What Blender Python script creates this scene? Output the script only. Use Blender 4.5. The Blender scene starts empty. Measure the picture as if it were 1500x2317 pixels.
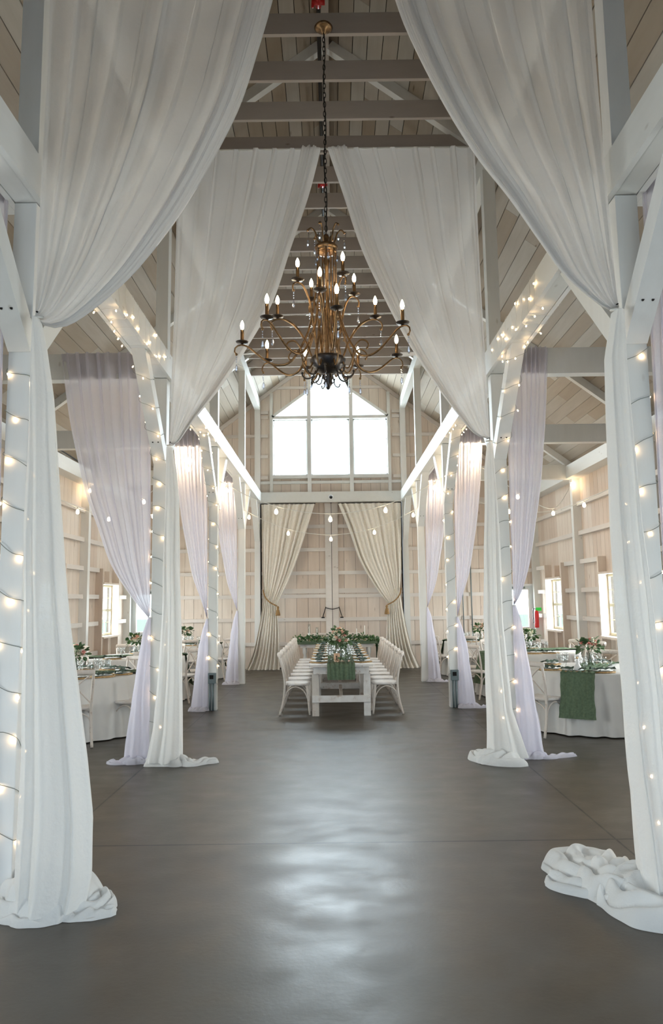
import bpy, math, random
from mathutils import Vector, Matrix, noise
PI = math.pi
C = bpy.context.scene.collection
random.seed(7)

# ---------------------------------------------------------------- camera
cam_d = bpy.data.cameras.new('camera'); cam = bpy.data.objects.new('camera', cam_d); C.objects.link(cam)
cam_d.sensor_fit = 'HORIZONTAL'; cam_d.sensor_width = 24.0; cam_d.lens = 1662.9 / 1500 * 24.0
cam_d.clip_start = 0.05; cam_d.clip_end = 300
PITCH, ROLL = 0.121, 0.0132
f_ = Vector((0, math.cos(PITCH), math.sin(PITCH))); r_ = Vector((1, 0, 0)); u_ = r_.cross(f_)
r2 = r_ * math.cos(ROLL) - u_ * math.sin(ROLL); u2 = u_ * math.cos(ROLL) + r_ * math.sin(ROLL)
M3 = Matrix((r2, u2, -f_)).transposed()
cam.matrix_world = Matrix.Translation((0.01, 0, 1.67)) @ M3.to_4x4()
bpy.context.scene.camera = cam
# ---------------------------------------------------------------- world: bright overcast sky
SKY = 2.5
w = bpy.data.worlds.new('sky'); bpy.context.scene.world = w; w.use_nodes = True
wn = w.node_tree; bg = wn.nodes['Background']
tc = wn.nodes.new('ShaderNodeTexCoord'); sx = wn.nodes.new('ShaderNodeSeparateXYZ'); cr = wn.nodes.new('ShaderNodeValToRGB')
wn.links.new(tc.outputs['Generated'], sx.inputs[0]); wn.links.new(sx.outputs['Z'], cr.inputs[0])
cr.color_ramp.elements[0].position = 0.0; cr.color_ramp.elements[0].color = (0.74, 0.89, 1.0, 1)
cr.color_ramp.elements[1].position = 0.9; cr.color_ramp.elements[1].color = (0.60, 0.80, 1.0, 1)
wn.links.new(cr.outputs[0], bg.inputs[0]); bg.inputs[1].default_value = SKY
# light portals in the openings (they emit nothing, they only guide sampling)
def portal(loc, rot, sx_, sy_):
    l = bpy.data.lights.new('portal', 'AREA'); l.shape = 'RECTANGLE'; l.size = sx_; l.size_y = sy_
    l.cycles.is_portal = True
    o = bpy.data.objects.new('daylight_portal', l); C.objects.link(o); o.location = loc; o.rotation_euler = rot
portal((0, 19.1, 6.3), (-PI / 2, 0, 0), 3.2, 3.2)
portal((0, -2.15, 2.1), (PI / 2, 0, 0), 3.9, 4.3)
# daylight entering through the far gable window, the side windows and the door panes
def daylight(loc, rot, sx_, sy_, power, col=(.93, .97, 1.0)):
    l = bpy.data.lights.new('daylight', 'AREA'); l.shape = 'RECTANGLE'; l.size = sx_; l.size_y = sy_; l.energy = power; l.color = col
    o = bpy.data.objects.new('window_daylight', l); C.objects.link(o); o.location = loc; o.rotation_euler = rot
daylight((0, 19.35, 6.35), (-PI / 2 , 0, 0), 3.0, 2.8, 270, (.80, .90, 1.0))
for sd in (-1, 1):
    for c in (2.5, 6.2, 9.92, 13.62, 17.2): daylight((sd * 5.75, c, 1.6), (0, sd * PI / 2, 0), 1.3, 1.3, 85)
    daylight((sd * 4.73, 19.25, 1.45), (-PI / 2, 0, 0), .55, .9, 15)
# ---------------------------------------------------------------- colour management
vs = bpy.context.scene.view_settings
vs.view_transform = 'Standard'; vs.look = 'None'; vs.gamma = 1; vs.use_curve_mapping = False
vs.exposure = 1.05
cy = bpy.context.scene.cycles
cy.max_bounces = 6; cy.diffuse_bounces = 5; cy.glossy_bounces = 3; cy.transmission_bounces = 5
cy.adaptive_threshold = 0.02; cy.transparent_max_bounces = 18; cy.sample_clamp_indirect = 6; cy.caustics_reflective = False; cy.caustics_refractive = False

# ================================================================ materials
def mat(name):
    m = bpy.data.materials.new(name); m.use_nodes = True
    return m, m.node_tree.nodes, m.node_tree.links, m.node_tree.nodes['Principled BSDF']
def N(nodes, t, **kw):
    n = nodes.new(t)
    for k, v in kw.items(): setattr(n, k, v)
    return n
def mixc(nodes, links, a, b, fac, mode='MIX'):
    n = nodes.new('ShaderNodeMix'); n.data_type = 'RGBA'; n.blend_type = mode
    for s, v in ((n.inputs[6], a), (n.inputs[7], b), (n.inputs[0], fac)):
        if hasattr(v, 'links') or hasattr(v, 'is_linked'): links.new(v, s)
        elif isinstance(v, (int, float)): s.default_value = v
        else: s.default_value = (*v, 1)
    return n.outputs[2]
def wood(name, c1, c2, c3, scale, knot=0.5, rough=0.65, grain=0.35, wear=0, wsc=9):
    m, n, l, b = mat(name)
    t = N(n, 'ShaderNodeTexCoord'); at = N(n, 'ShaderNodeAttribute', attribute_name='tint')
    mp = N(n, 'ShaderNodeMapping'); mp.inputs['Scale'].default_value = scale
    ad = N(n, 'ShaderNodeVectorMath', operation='ADD'); l.new(t.outputs['Object'], ad.inputs[0])
    sc = N(n, 'ShaderNodeVectorMath', operation='SCALE'); sc.inputs[0].default_value = (17.3, 11.1, 23.7); l.new(at.outputs['Fac'], sc.inputs['Scale'])
    l.new(sc.outputs[0], ad.inputs[1]); l.new(ad.outputs[0], mp.inputs[0])
    ns = N(n, 'ShaderNodeTexNoise'); ns.inputs['Scale'].default_value = 1; ns.inputs['Detail'].default_value = 6; l.new(mp.outputs[0], ns.inputs['Vector'])
    r = N(n, 'ShaderNodeValToRGB'); l.new(at.outputs['Fac'], r.inputs[0])
    e = r.color_ramp.elements; e[0].color = (*c1, 1); e[1].color = (*c3, 1); k = e.new(0.5); k.color = (*c2, 1)
    dark = mixc(n, l, r.outputs[0], (c1[0] * .72, c1[1] * .68, c1[2] * .62), 0.5)
    f = N(n, 'ShaderNodeMapRange'); f.inputs[1].default_value = .35; f.inputs[2].default_value = .75; f.inputs[3].default_value = 0; f.inputs[4].default_value = grain; l.new(ns.outputs[0], f.inputs[0])
    col = mixc(n, l, r.outputs[0], dark, f.outputs[0])
    # knots
    mk = N(n, 'ShaderNodeMapping'); mk.inputs['Scale'].default_value = tuple(min(s, 7) * .55 for s in scale); l.new(ad.outputs[0], mk.inputs[0])
    vo = N(n, 'ShaderNodeTexVoronoi'); vo.inputs['Scale'].default_value = 1.3; l.new(mk.outputs[0], vo.inputs['Vector'])
    kr = N(n, 'ShaderNodeMapRange'); kr.inputs[1].default_value = .03; kr.inputs[2].default_value = .085; kr.inputs[3].default_value = knot; kr.inputs[4].default_value = 0; l.new(vo.outputs['Distance'], kr.inputs[0])
    col = mixc(n, l, col, (c1[0] * .35, c1[1] * .28, c1[2] * .2), kr.outputs[0])
    if wear:
        wn_ = N(n, 'ShaderNodeTexNoise'); wn_.inputs['Scale'].default_value = wsc; wn_.inputs['Detail'].default_value = 7; wn_.inputs['Roughness'].default_value = .7; l.new(ad.outputs[0], wn_.inputs['Vector'])
        wr = N(n, 'ShaderNodeMapRange'); wr.inputs[1].default_value = .56; wr.inputs[2].default_value = .68; wr.inputs[3].default_value = 0; wr.inputs[4].default_value = wear; l.new(wn_.outputs[0], wr.inputs[0])
        col = mixc(n, l, col, (.34, .21, .13), wr.outputs[0])
    l.new(col, b.inputs['Base Color']); b.inputs['Roughness'].default_value = rough
    bp = N(n, 'ShaderNodeBump'); bp.inputs['Strength'].default_value = .25; bp.inputs['Distance'].default_value = .01; l.new(ns.outputs[0], bp.inputs['Height']); l.new(bp.outputs[0], b.inputs['Normal'])
    return m
def plain(name, c, rough=.5, metal=0, noise_amt=0, nscale=8, c2=None, bump=0, spec=None):
    m, n, l, b = mat(name)
    b.inputs['Base Color'].default_value = (*c, 1); b.inputs['Roughness'].default_value = rough; b.inputs['Metallic'].default_value = metal
    if spec is not None: b.inputs['Specular IOR Level'].default_value = spec
    t = N(n, 'ShaderNodeTexCoord'); ns = N(n, 'ShaderNodeTexNoise'); ns.inputs['Scale'].default_value = nscale; ns.inputs['Detail'].default_value = 5; l.new(t.outputs['Object'], ns.inputs['Vector'])
    if c2:
        f = N(n, 'ShaderNodeMapRange'); f.inputs[1].default_value = .4; f.inputs[2].default_value = .62; l.new(ns.outputs[0], f.inputs[0])
        l.new(mixc(n, l, c, c2, f.outputs[0]), b.inputs['Base Color'])
    if bump:
        bp = N(n, 'ShaderNodeBump'); bp.inputs['Strength'].default_value = bump; bp.inputs['Distance'].default_value = .01; l.new(ns.outputs[0], bp.inputs['Height']); l.new(bp.outputs[0], b.inputs['Normal'])
    return m
def sheer(name, c, alpha, trans=.5):
    m = bpy.data.materials.new(name); m.use_nodes = True; n = m.node_tree.nodes; l = m.node_tree.links; n.clear()
    out = N(n, 'ShaderNodeOutputMaterial'); d = N(n, 'ShaderNodeBsdfDiffuse'); tl = N(n, 'ShaderNodeBsdfTranslucent'); tp = N(n, 'ShaderNodeBsdfTransparent')
    m1 = N(n, 'ShaderNodeMixShader'); m2 = N(n, 'ShaderNodeMixShader')
    t = N(n, 'ShaderNodeTexCoord'); mp = N(n, 'ShaderNodeMapping'); mp.inputs['Scale'].default_value = (9, 9, 9); l.new(t.outputs['Object'], mp.inputs[0])
    ns = N(n, 'ShaderNodeTexNoise'); ns.inputs['Detail'].default_value = 4; l.new(mp.outputs[0], ns.inputs['Vector'])
    bp = N(n, 'ShaderNodeBump'); bp.inputs['Strength'].default_value = .35; bp.inputs['Distance'].default_value = .02; l.new(ns.outputs[0], bp.inputs['Height'])
    l.new(bp.outputs[0], d.inputs['Normal'])
    for s in (d, tl): s.inputs['Color'].default_value = (*c, 1)
    m1.inputs[0].default_value = trans; l.new(d.outputs[0], m1.inputs[1]); l.new(tl.outputs[0], m1.inputs[2])
    # cloth is denser (more threads per area) where it is gathered towards the knot
    at = N(n, 'ShaderNodeAttribute', attribute_name='tint'); mr = N(n, 'ShaderNodeMapRange'); mr.inputs[1].default_value = 0; mr.inputs[2].default_value = 1; mr.inputs[3].default_value = alpha; mr.inputs[4].default_value = .985; l.new(at.outputs['Fac'], mr.inputs[0]); l.new(mr.outputs[0], m2.inputs[0])
    l.new(tp.outputs[0], m2.inputs[1]); l.new(m1.outputs[0], m2.inputs[2]); l.new(m2.outputs[0], out.inputs[0])
    return m
def emit(name, c, s):
    m = bpy.data.materials.new(name); m.use_nodes = True; n = m.node_tree.nodes; l = m.node_tree.links; n.clear()
    out = N(n, 'ShaderNodeOutputMaterial'); e = N(n, 'ShaderNodeEmission'); e.inputs[0].default_value = (*c, 1); e.inputs[1].default_value = s; l.new(e.outputs[0], out.inputs[0])
    return m
def clear(name, tint=(1, 1, 1), gloss=.12, rough=.02):
    m = bpy.data.materials.new(name); m.use_nodes = True; n = m.node_tree.nodes; l = m.node_tree.links; n.clear()
    out = N(n, 'ShaderNodeOutputMaterial'); g = N(n, 'ShaderNodeBsdfGlossy'); tp = N(n, 'ShaderNodeBsdfTransparent'); mx = N(n, 'ShaderNodeMixShader'); mx.inputs[0].default_value = gloss
    tp.inputs[0].default_value = (*tint, 1); g.inputs['Roughness'].default_value = rough
    l.new(tp.outputs[0], mx.inputs[1]); l.new(g.outputs[0], mx.inputs[2]); l.new(mx.outputs[0], out.inputs[0])
    return m

PAINT = wood('white_painted_timber', (.70, .70, .67), (.75, .75, .73), (.80, .80, .79), (14, 14, 3), knot=.35, rough=.5, grain=.22)
PAINTY = wood('white_painted_timber_long', (.68, .68, .65), (.74, .74, .72), (.80, .80, .79), (14, 3, 14), knot=.35, rough=.5, grain=.22)
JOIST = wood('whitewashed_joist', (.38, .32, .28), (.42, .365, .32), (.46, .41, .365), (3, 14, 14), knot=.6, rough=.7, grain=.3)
WALLV = wood('whitewashed_vertical_board', (.64, .53, .45), (.71, .61, .53), (.76, .68, .60), (16, 16, 1.6), knot=.75, rough=.75, grain=.5)
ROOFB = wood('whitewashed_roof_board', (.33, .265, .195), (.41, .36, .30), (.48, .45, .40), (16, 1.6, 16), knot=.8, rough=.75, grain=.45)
GIRT = wood('whitewashed_girt', (.66, .60, .55), (.70, .65, .61), (.75, .71, .67), (3, 3, 14), knot=.5, rough=.7, grain=.3)
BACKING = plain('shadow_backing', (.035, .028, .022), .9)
CHAIRW = wood('distressed_white_chair_wood', (.62, .54, .47), (.68, .61, .55), (.73, .67, .62), (22, 22, 5), knot=.4, rough=.55, grain=.6, wear=.7, wsc=14)
SEATM = plain('worn_white_seat', (.78, .74, .71), .4, c2=(.66, .60, .55), nscale=14)
TABLEW = wood('distressed_white_farm_table', (.60, .54, .48), (.70, .66, .62), (.76, .73, .70), (12, 4, 8), knot=.6, rough=.5, grain=.75, wear=.75, wsc=7)
SHEER_W = sheer('ivory_sheer_fabric', (.95, .93, .91), .72, .5)
SHEER_L = sheer('lilac_white_sheer_fabric', (.90, .87, .93), .66, .55)
SHEER_F = sheer('ivory_sheer_gathered', (.92, .91, .89), .88, .35)
SHEER_LF = sheer('lilac_sheer_gathered', (.86, .84, .92), .80, .45)
LINEN = plain('cream_linen', (.76, .71, .64), .9, c2=(.71, .66, .58), nscale=30)
CLOTH = plain('white_tablecloth', (.66, .64, .61), .85, c2=(.63, .61, .585), nscale=5)
GREEN = plain('sage_green_gauze', (.105, .145, .092), .95, c2=(.13, .175, .11), nscale=40, bump=.3, spec=.1)
NAPKIN = plain('dark_sage_napkin', (.045, .075, .055), .85, c2=(.075, .11, .08), nscale=10)
RATTAN = plain('woven_gold_rattan', (.42, .25, .10), .6, c2=(.62, .42, .20), nscale=60, bump=.8)
BRONZE = plain('aged_gold_metal', (.34, .205, .10), .36, 1, c2=(.17, .105, .055), nscale=18)
BOWL = plain('blackened_bronze', (.05, .045, .045), .35, .8, c2=(.09, .065, .045), nscale=16)
IRON = plain('dark_iron', (.03, .027, .024), .5, .6)
GALV = plain('grey_painted_steel', (.16, .20, .21), .5, .3)
WIRE = plain('grey_green_light_wire', (.25, .27, .25), .6)
WIREW = plain('white_cord', (.75, .74, .70), .6)
ROPE = plain('golden_tan_rope', (.24, .135, .05), .8, c2=(.34, .2, .08), nscale=60, bump=.5)
LEAF = plain('eucalyptus_leaf', (.055, .115, .045), .6, c2=(.11, .18, .08), nscale=14)
LEAFD = plain('dark_green_leaf', (.03, .09, .025), .5, c2=(.09, .19, .05), nscale=14)
STEM = plain('green_stem', (.06, .09, .03), .7)
PEACH = plain('peach_petal', (.78, .42, .30), .7, c2=(.86, .60, .46), nscale=30)
PINK = plain('coral_pink_petal', (.70, .20, .17), .7, c2=(.82, .38, .33), nscale=30)
CREAMF = plain('cream_petal', (.82, .78, .58), .7, c2=(.86, .84, .74), nscale=30)
CANDLE = plain('ivory_candle_wax', (.88, .86, .80), .4)
GOLD = plain('pale_gold', (.70, .48, .28), .35, .7)
GLASS = clear('clear_glass', (.97, .98, .98), .10)
PANE = clear('window_glass', (.98, 1, .99), .02)
CRYSTAL = clear('cut_crystal', (.90, .90, .95), .35)
WHITEP = plain('white_plastic', (.8, .8, .8), .3)
BLACKP = plain('black_gloss', (.01, .01, .01), .15)
RED = plain('fire_red_enamel', (.62, .02, .02), .3)
NEON = plain('bright_green_tag', (.03, .75, .08), .5)
SASH = plain('pale_olive_window_sash', (.50, .47, .34), .5)
DOORW = plain('cool_white_steel_door', (.66, .70, .71), .4)
LAWN = plain('lawn', (.15, .19, .10), .9, c2=(.18, .22, .12), nscale=3)
GRAVEL = plain('pale_gravel', (.24, .25, .265), .9, c2=(.19, .20, .21), nscale=20)
BULB = emit('chandelier_bulb', (1.0, .80, .52), 30)
LAMP = emit('aisle_lamp_globe', (1.0, .80, .55), 110)
EDISON = emit('warm_bulb', (1.0, .72, .42), 30)
FAIRY = emit('fairy_light', (1.0, .66, .34), 22)
CARD = plain('white_card', (.82, .82, .80), .6)
PETAL = plain('scattered_petals', (.78, .48, .38), .8, c2=(.84, .80, .60), nscale=40)
BARK = wood('natural_wood_block', (.42, .26, .15), (.5, .32, .2), (.56, .38, .24), (20, 20, 6), knot=.2)

def concrete():
    m, n, l, b = mat('polished_concrete')
    t = N(n, 'ShaderNodeTexCoord')
    a = N(n, 'ShaderNodeTexNoise'); a.inputs['Scale'].default_value = .9; a.inputs['Detail'].default_value = 8; a.inputs['Roughness'].default_value = .62; l.new(t.outputs['Object'], a.inputs['Vector'])
    mp = N(n, 'ShaderNodeMapping'); mp.inputs['Scale'].default_value = (1.6, 2.4, 1); l.new(t.outputs['Object'], mp.inputs[0])
    a2 = N(n, 'ShaderNodeTexNoise'); a2.inputs['Scale'].default_value = 1.6; a2.inputs['Detail'].default_value = 6; l.new(mp.outputs[0], a2.inputs['Vector'])
    r = N(n, 'ShaderNodeValToRGB'); l.new(a.outputs[0], r.inputs[0]); e = r.color_ramp.elements
    e[0].position = .32; e[0].color = (.046, .037, .026, 1); e[1].position = .70; e[1].color = (.085, .073, .058, 1)
    f = N(n, 'ShaderNodeMapRange'); f.inputs[1].default_value = .45; f.inputs[2].default_value = .75; f.inputs[3].default_value = 0; f.inputs[4].default_value = .30; l.new(a2.outputs[0], f.inputs[0])
    col = mixc(n, l, r.outputs[0], (.115, .106, .096), f.outputs[0])
    # saw-cut joints
    s = N(n, 'ShaderNodeSeparateXYZ'); l.new(t.outputs['Object'], s.inputs[0])
    prev = None
    def line(sock, v, wd):
        nonlocal prev
        d = N(n, 'ShaderNodeMath', operation='SUBTRACT'); l.new(sock, d.inputs[0]); d.inputs[1].default_value = v
        ab = N(n, 'ShaderNodeMath', operation='ABSOLUTE'); l.new(d.outputs[0], ab.inputs[0])
        lt = N(n, 'ShaderNodeMath', operation='LESS_THAN'); l.new(ab.outputs[0], lt.inputs[0]); lt.inputs[1].default_value = wd
        if prev is None: prev = lt.outputs[0]
        else:
            mx = N(n, 'ShaderNodeMath', operation='MAXIMUM'); l.new(prev, mx.inputs[0]); l.new(lt.outputs[0], mx.inputs[1]); prev = mx.outputs[0]
    for v in (-1.96, 1.96): line(s.outputs[0], v, .008)
    for v in (.7, 5.36, 9.9, 14.4): line(s.outputs[1], v, .011)
    col = mixc(n, l, col, (.008, .007, .006), prev)
    l.new(col, b.inputs['Base Color'])
    rr = N(n, 'ShaderNodeMapRange'); rr.inputs[1].default_value = .3; rr.inputs[2].default_value = .7; rr.inputs[3].default_value = .30; rr.inputs[4].default_value = .44; l.new(a2.outputs[0], rr.inputs[0]); l.new(rr.outputs[0], b.inputs['Roughness'])
    b.inputs['Specular IOR Level'].default_value = .37
    fine = N(n, 'ShaderNodeTexNoise'); fine.inputs['Scale'].default_value = 38; fine.inputs['Detail'].default_value = 5; l.new(t.outputs['Object'], fine.inputs['Vector'])
    bp = N(n, 'ShaderNodeBump'); bp.inputs['Strength'].default_value = .065; bp.inputs['Distance'].default_value = .01; l.new(fine.outputs[0], bp.inputs['Height']); l.new(bp.outputs[0], b.inputs['Normal'])
    return m
CONCRETE = concrete()

# ================================================================ mesh builder
class MB:
    def __init__(s): s.v = []; s.f = []; s.t = []; s.smooth = False
    def face(s, vs, t): s.f.append(vs); s.t.append(t)
    def hexa(s, p, t=None):   # 8 points: bottom 4 ccw, top 4
        t = random.random() if t is None else t
        b = len(s.v); s.v += [tuple(q) for q in p]
        for q in ((3, 2, 1, 0), (4, 5, 6, 7), (0, 1, 5, 4), (1, 2, 6, 5), (2, 3, 7, 6), (3, 0, 4, 7)): s.face([b + i for i in q], t)
        return s
    def box(s, x0, x1, y0, y1, z0, z1, t=None):
        return s.hexa([(x0, y0, z0), (x1, y0, z0), (x1, y1, z0), (x0, y1, z0), (x0, y0, z1), (x1, y0, z1), (x1, y1, z1), (x0, y1, z1)], t)
    def beam(s, a, b, w_, h, side, t=None):   # rectangular bar from a to b; side = direction of width
        a, b, side = Vector(a), Vector(b), Vector(side).normalized(); d = (b - a).normalized(); n = d.cross(side).normalized()
        x, y = side * w_ / 2, n * h / 2
        return s.hexa([a - x - y, a + x - y, a + x + y, a - x + y, b - x - y, b + x - y, b + x + y, b - x + y], t)
    def tube(s, pts, r, seg=8, t=.5, cap=True):
        pts = [Vector(p) for p in pts]; n = len(pts); rs = r if isinstance(r, (list, tuple)) else [r] * n
        d0 = (pts[1] - pts[0]).normalized(); up = Vector((0, 0, 1)) if abs(d0.z) < .9 else Vector((1, 0, 0))
        nx = d0.cross(up).normalized(); base = len(s.v)
        for i, p in enumerate(pts):
            d = (pts[min(i + 1, n - 1)] - pts[max(i - 1, 0)])
            d = d.normalized() if d.length > 1e-9 else d0
            nx = (nx - d * nx.dot(d)); nx = nx.normalized() if nx.length > 1e-6 else d.orthogonal().normalized(); ny = d.cross(nx)
            for k in range(seg):
                a = 2 * PI * k / seg; s.v.append(tuple(p + (nx * math.cos(a) + ny * math.sin(a)) * rs[i]))
        for i in range(n - 1):
            for k in range(seg):
                a = base + i * seg + k; b = base + i * seg + (k + 1) % seg; s.face([a, b, b + seg, a + seg], t)
        if cap:
            s.face([base + k for k in range(seg)][::-1], t); s.face([base + (n - 1) * seg + k for k in range(seg)], t)
        return s
    def lathe(s, prof, seg=16, o=(0, 0, 0), t=.5, wob=None):
        base = len(s.v); ox, oy, oz = o
        for (r, z) in prof:
            for k in range(seg):
                a = 2 * PI * k / seg; rr = r if wob is None else wob(r, z, a)
                s.v.append((ox + rr * math.cos(a), oy + rr * math.sin(a), oz + z))
        for i in range(len(prof) - 1):
            for k in range(seg):
                a = base + i * seg + k; b = base + i * seg + (k + 1) % seg; s.face([a, b, b + seg, a + seg], t)
        return s
    def grid(s, fn, nu, nt, t=.5, wrap=False):
        base = len(s.v)
        for j in range(nt + 1):
            for i in range(nu + 1): s.v.append(tuple(fn(i / nu, j / nt)))
        for j in range(nt):
            for i in range(nu):
                a = base + j * (nu + 1) + i; s.face([a, a + 1, a + nu + 2, a + nu + 1], t(i / nu, j / nt) if callable(t) else t)
        return s
    def ball(s, c, r, seg=10, ring=6, t=.5, wob=0):
        base = len(s.v); rx, ry, rz = r if isinstance(r, tuple) else (r, r, r)
        for j in range(ring + 1):
            ph = PI * j / ring
            for k in range(seg):
                a = 2 * PI * k / seg; m = 1 + (wob * noise.noise(Vector((c[0] * 9 + math.cos(a) * 2, c[1] * 9 + math.sin(a) * 2, ph * 2 + c[2] * 5))) if wob else 0)
                s.v.append((c[0] + rx * m * math.sin(ph) * math.cos(a), c[1] + ry * m * math.sin(ph) * math.sin(a), c[2] + rz * m * math.cos(ph)))
        for j in range(ring):
            for k in range(seg):
                a = base + j * seg + k; b = base + j * seg + (k + 1) % seg; s.face([a, a + seg, b + seg, b], t)
        return s
    def leaf(s, p, d, n, L, W, t=.5):
        p, d, n = Vector(p), Vector(d).normalized(), Vector(n); sd = d.cross(n)
        sd = sd.normalized() if sd.length > 1e-5 else d.orthogonal().normalized(); n = sd.cross(d).normalized(); b = len(s.v)
        for (a, wd, h) in ((0, 0, 0), (.3, .42, .04), (.65, .5, .05), (1, 0, -.06), (.65, -.5, .05), (.3, -.42, .04), (.5, 0, -.04)):
            s.v.append(tuple(p + d * L * a + sd * W * wd + n * L * h))
        for q in ((0, 1, 6), (1, 2, 6), (2, 3, 6), (3, 4, 6), (4, 5, 6), (5, 0, 6)): s.face([b + i for i in q], t)
        return s
    def mesh(s, name, m):
        me = bpy.data.meshes.new(name); me.from_pydata(s.v, [], s.f); me.materials.append(m)
        at = me.attributes.new('tint', 'FLOAT', 'FACE'); at.data.foreach_set('value', s.t)
        if s.smooth: me.polygons.foreach_set('use_smooth', [True] * len(me.polygons))
        me.update(); return me
    def build(s, name, m, parent=None, smooth=None):
        if smooth is not None: s.smooth = smooth
        o = bpy.data.objects.new(name, s.mesh(name, m)); C.objects.link(o)
        if parent is not None: o.parent = parent
        return o
def bevel(o, wd=.006, seg=2):
    md = o.modifiers.new('bevel', 'BEVEL'); md.width = wd; md.segments = seg; md.limit_method = 'ANGLE'; return o
def struct(o): o['kind'] = 'structure'; return o
def tag(o, label, cat, group=None, kind=None):
    if len(label.split()) > 16: print('LONG', label)
    o['label'] = label; o['category'] = cat
    if group: o['group'] = group
    if kind: o['kind'] = kind
    return o
def thing(name, label, cat, loc=(0, 0, 0), rz=0, group=None):
    o = bpy.data.objects.new(name, None); C.objects.link(o); o.location = loc; o.rotation_euler = (0, 0, rz); o.empty_display_size = .05
    return tag(o, label, cat, group)
def dup(root, loc, rz, label, group=None):
    def cp(o, par):
        c = o.copy(); C.objects.link(c); c.parent = par
        for ch in list(o.children): cp(ch, c)
        return c
    r = cp(root, None); r.location = loc; r.rotation_euler = (0, 0, rz); r['label'] = label
    if group: r['group'] = group
    return r
def catmull(P, n):
    P = [Vector(p) for p in P]; out = []
    L = [0]
    for i in range(1, len(P)): L.append(L[-1] + (P[i] - P[i - 1]).length)
    T = L[-1]
    for k in range(n + 1):
        s_ = T * k / n; i = 0
        while i < len(P) - 2 and L[i + 1] < s_: i += 1
        t = (s_ - L[i]) / max(1e-9, L[i + 1] - L[i])
        p0, p1, p2, p3 = P[max(i - 1, 0)], P[i], P[i + 1], P[min(i + 2, len(P) - 1)]
        out.append(.5 * ((2 * p1) + (p2 - p0) * t + (2 * p0 - 5 * p1 + 4 * p2 - p3) * t * t + (3 * p1 - p0 - 3 * p2 + p3) * t ** 3))
    return out
def lerp(a, b, t): return a + (b - a) * t
def interp(tab, x):   # tab sorted by x ascending [(x, y)]
    if x <= tab[0][0]: return tab[0][1]
    for (a, b), (c, d) in zip(tab, tab[1:]):
        if x <= c: return b + (d - b) * (x - a) / (c - a)
    return tab[-1][1]
ORD = ['nearest', 'second', 'third', 'fourth', 'fifth', 'sixth', 'seventh', 'eighth', 'ninth', 'tenth', 'eleventh', 'twelfth', 'thirteenth', 'fourteenth', 'fifteenth', 'sixteenth', 'seventeenth', 'eighteenth', 'nineteenth', 'twentieth', 'twenty-first', 'twenty-second', 'twenty-third', 'twenty-fourth', 'twenty-fifth', 'twenty-sixth', 'twenty-seventh', 'twenty-eighth', 'twenty-ninth', 'thirtieth', 'thirty-first', 'thirty-second', 'thirty-third', 'thirty-fourth', 'thirty-fifth', 'thirty-sixth']
SIDE = {-1: 'left', 1: 'right'}

# ================================================================ the building
RIDGE, SL, HALF = 8.42, .75, 5.3
YB, YF = 18.95, -2.0          # back wall face, front wall
BAY = [-3.02, .68, 4.38, 8.07, 11.77, 15.47]
def roofz(x): return RIDGE - SL * abs(x)
# floor
struct(MB().box(-5.6, 5.6, YF - .3, YB + .35, -.12, 0).build('floor', CONCRETE))
tag(MB().box(-60, 60, -40, 90, -.3, -.2).build('lawn', LAWN), 'green grass outside the barn windows', 'grass', kind='stuff')
tag(MB().box(-8, 8, -40, -2.4, -.2, -.13).build('gravel_bounce_ground', GRAVEL), 'pale gravel drive added unseen behind the viewer, to keep bounced light neutral', 'drive', kind='stuff')  # added out of view; grey keeps the light bounced indoors from turning green
# roof boards running along the building, on both slopes
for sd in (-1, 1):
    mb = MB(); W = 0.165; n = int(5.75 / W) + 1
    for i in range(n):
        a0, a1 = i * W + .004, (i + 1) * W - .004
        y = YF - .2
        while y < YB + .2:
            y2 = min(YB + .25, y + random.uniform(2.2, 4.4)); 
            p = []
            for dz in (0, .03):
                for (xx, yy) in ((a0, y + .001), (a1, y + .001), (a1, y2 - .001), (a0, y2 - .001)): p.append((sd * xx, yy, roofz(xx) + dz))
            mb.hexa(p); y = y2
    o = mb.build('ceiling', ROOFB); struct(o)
    mb = MB().hexa([(0, YF - .2, roofz(0) + .035), (sd * 5.8, YF - .2, roofz(5.8) + .035), (sd * 5.8, YB + .25, roofz(5.8) + .035), (0, YB + .25, roofz(0) + .035),
                    (0, YF - .2, roofz(0) + .1), (sd * 5.8, YF - .2, roofz(5.8) + .1), (sd * 5.8, YB + .25, roofz(5.8) + .1), (0, YB + .25, roofz(0) + .1)])
    mb.build('roof_light_stop', BACKING, o)  # unseen dark sheet added above the boards so no light leaks through gaps
# end wall boards; WIN outline as z-range function of x
def win_rng(x):
    ax = abs(x)
    if ax > 1.54: return None
    top = 7.55 + .75 * (.55 - ax) if ax < .55 else 7.17 - .74 * (ax - .55)
    return (4.93, top)
def board_wall(name, yy, dy, opening, xs):
    mb = MB()
    for x0, x1 in zip(xs, xs[1:]):
        a, b = x0 + .003, x1 - .003; xm = (x0 + x1) / 2; t = random.random()
        segs = [(0, None)]
        def zz(x, v): return roofz(x) if v == 'roof' else v
        rngs = opening(xm)
        cuts = [0]
        lo = [(0, 0)]
        pieces = []; cur = (0, 0)
        for (z0f, z1f) in rngs:
            z0a, z0b = z0f(a), z0f(b)
            if min(z0a, z0b) > cur[0] + .01: pieces.append((cur, (z0a, z0b)))
            cur = (z1f(a), z1f(b))
        pieces.append((cur, (roofz(a), roofz(b))))
        for (za, zb), (ta, tb) in pieces:
            # butt joint at random height for realism
            mb.hexa([(a, yy, za), (b, yy, zb), (b, yy + dy, zb), (a, yy + dy, za), (a, yy, ta), (b, yy, tb), (b, yy + dy, tb), (a, yy + dy, ta)], random.random())
    return mb
def K(v): return lambda x: v
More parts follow.
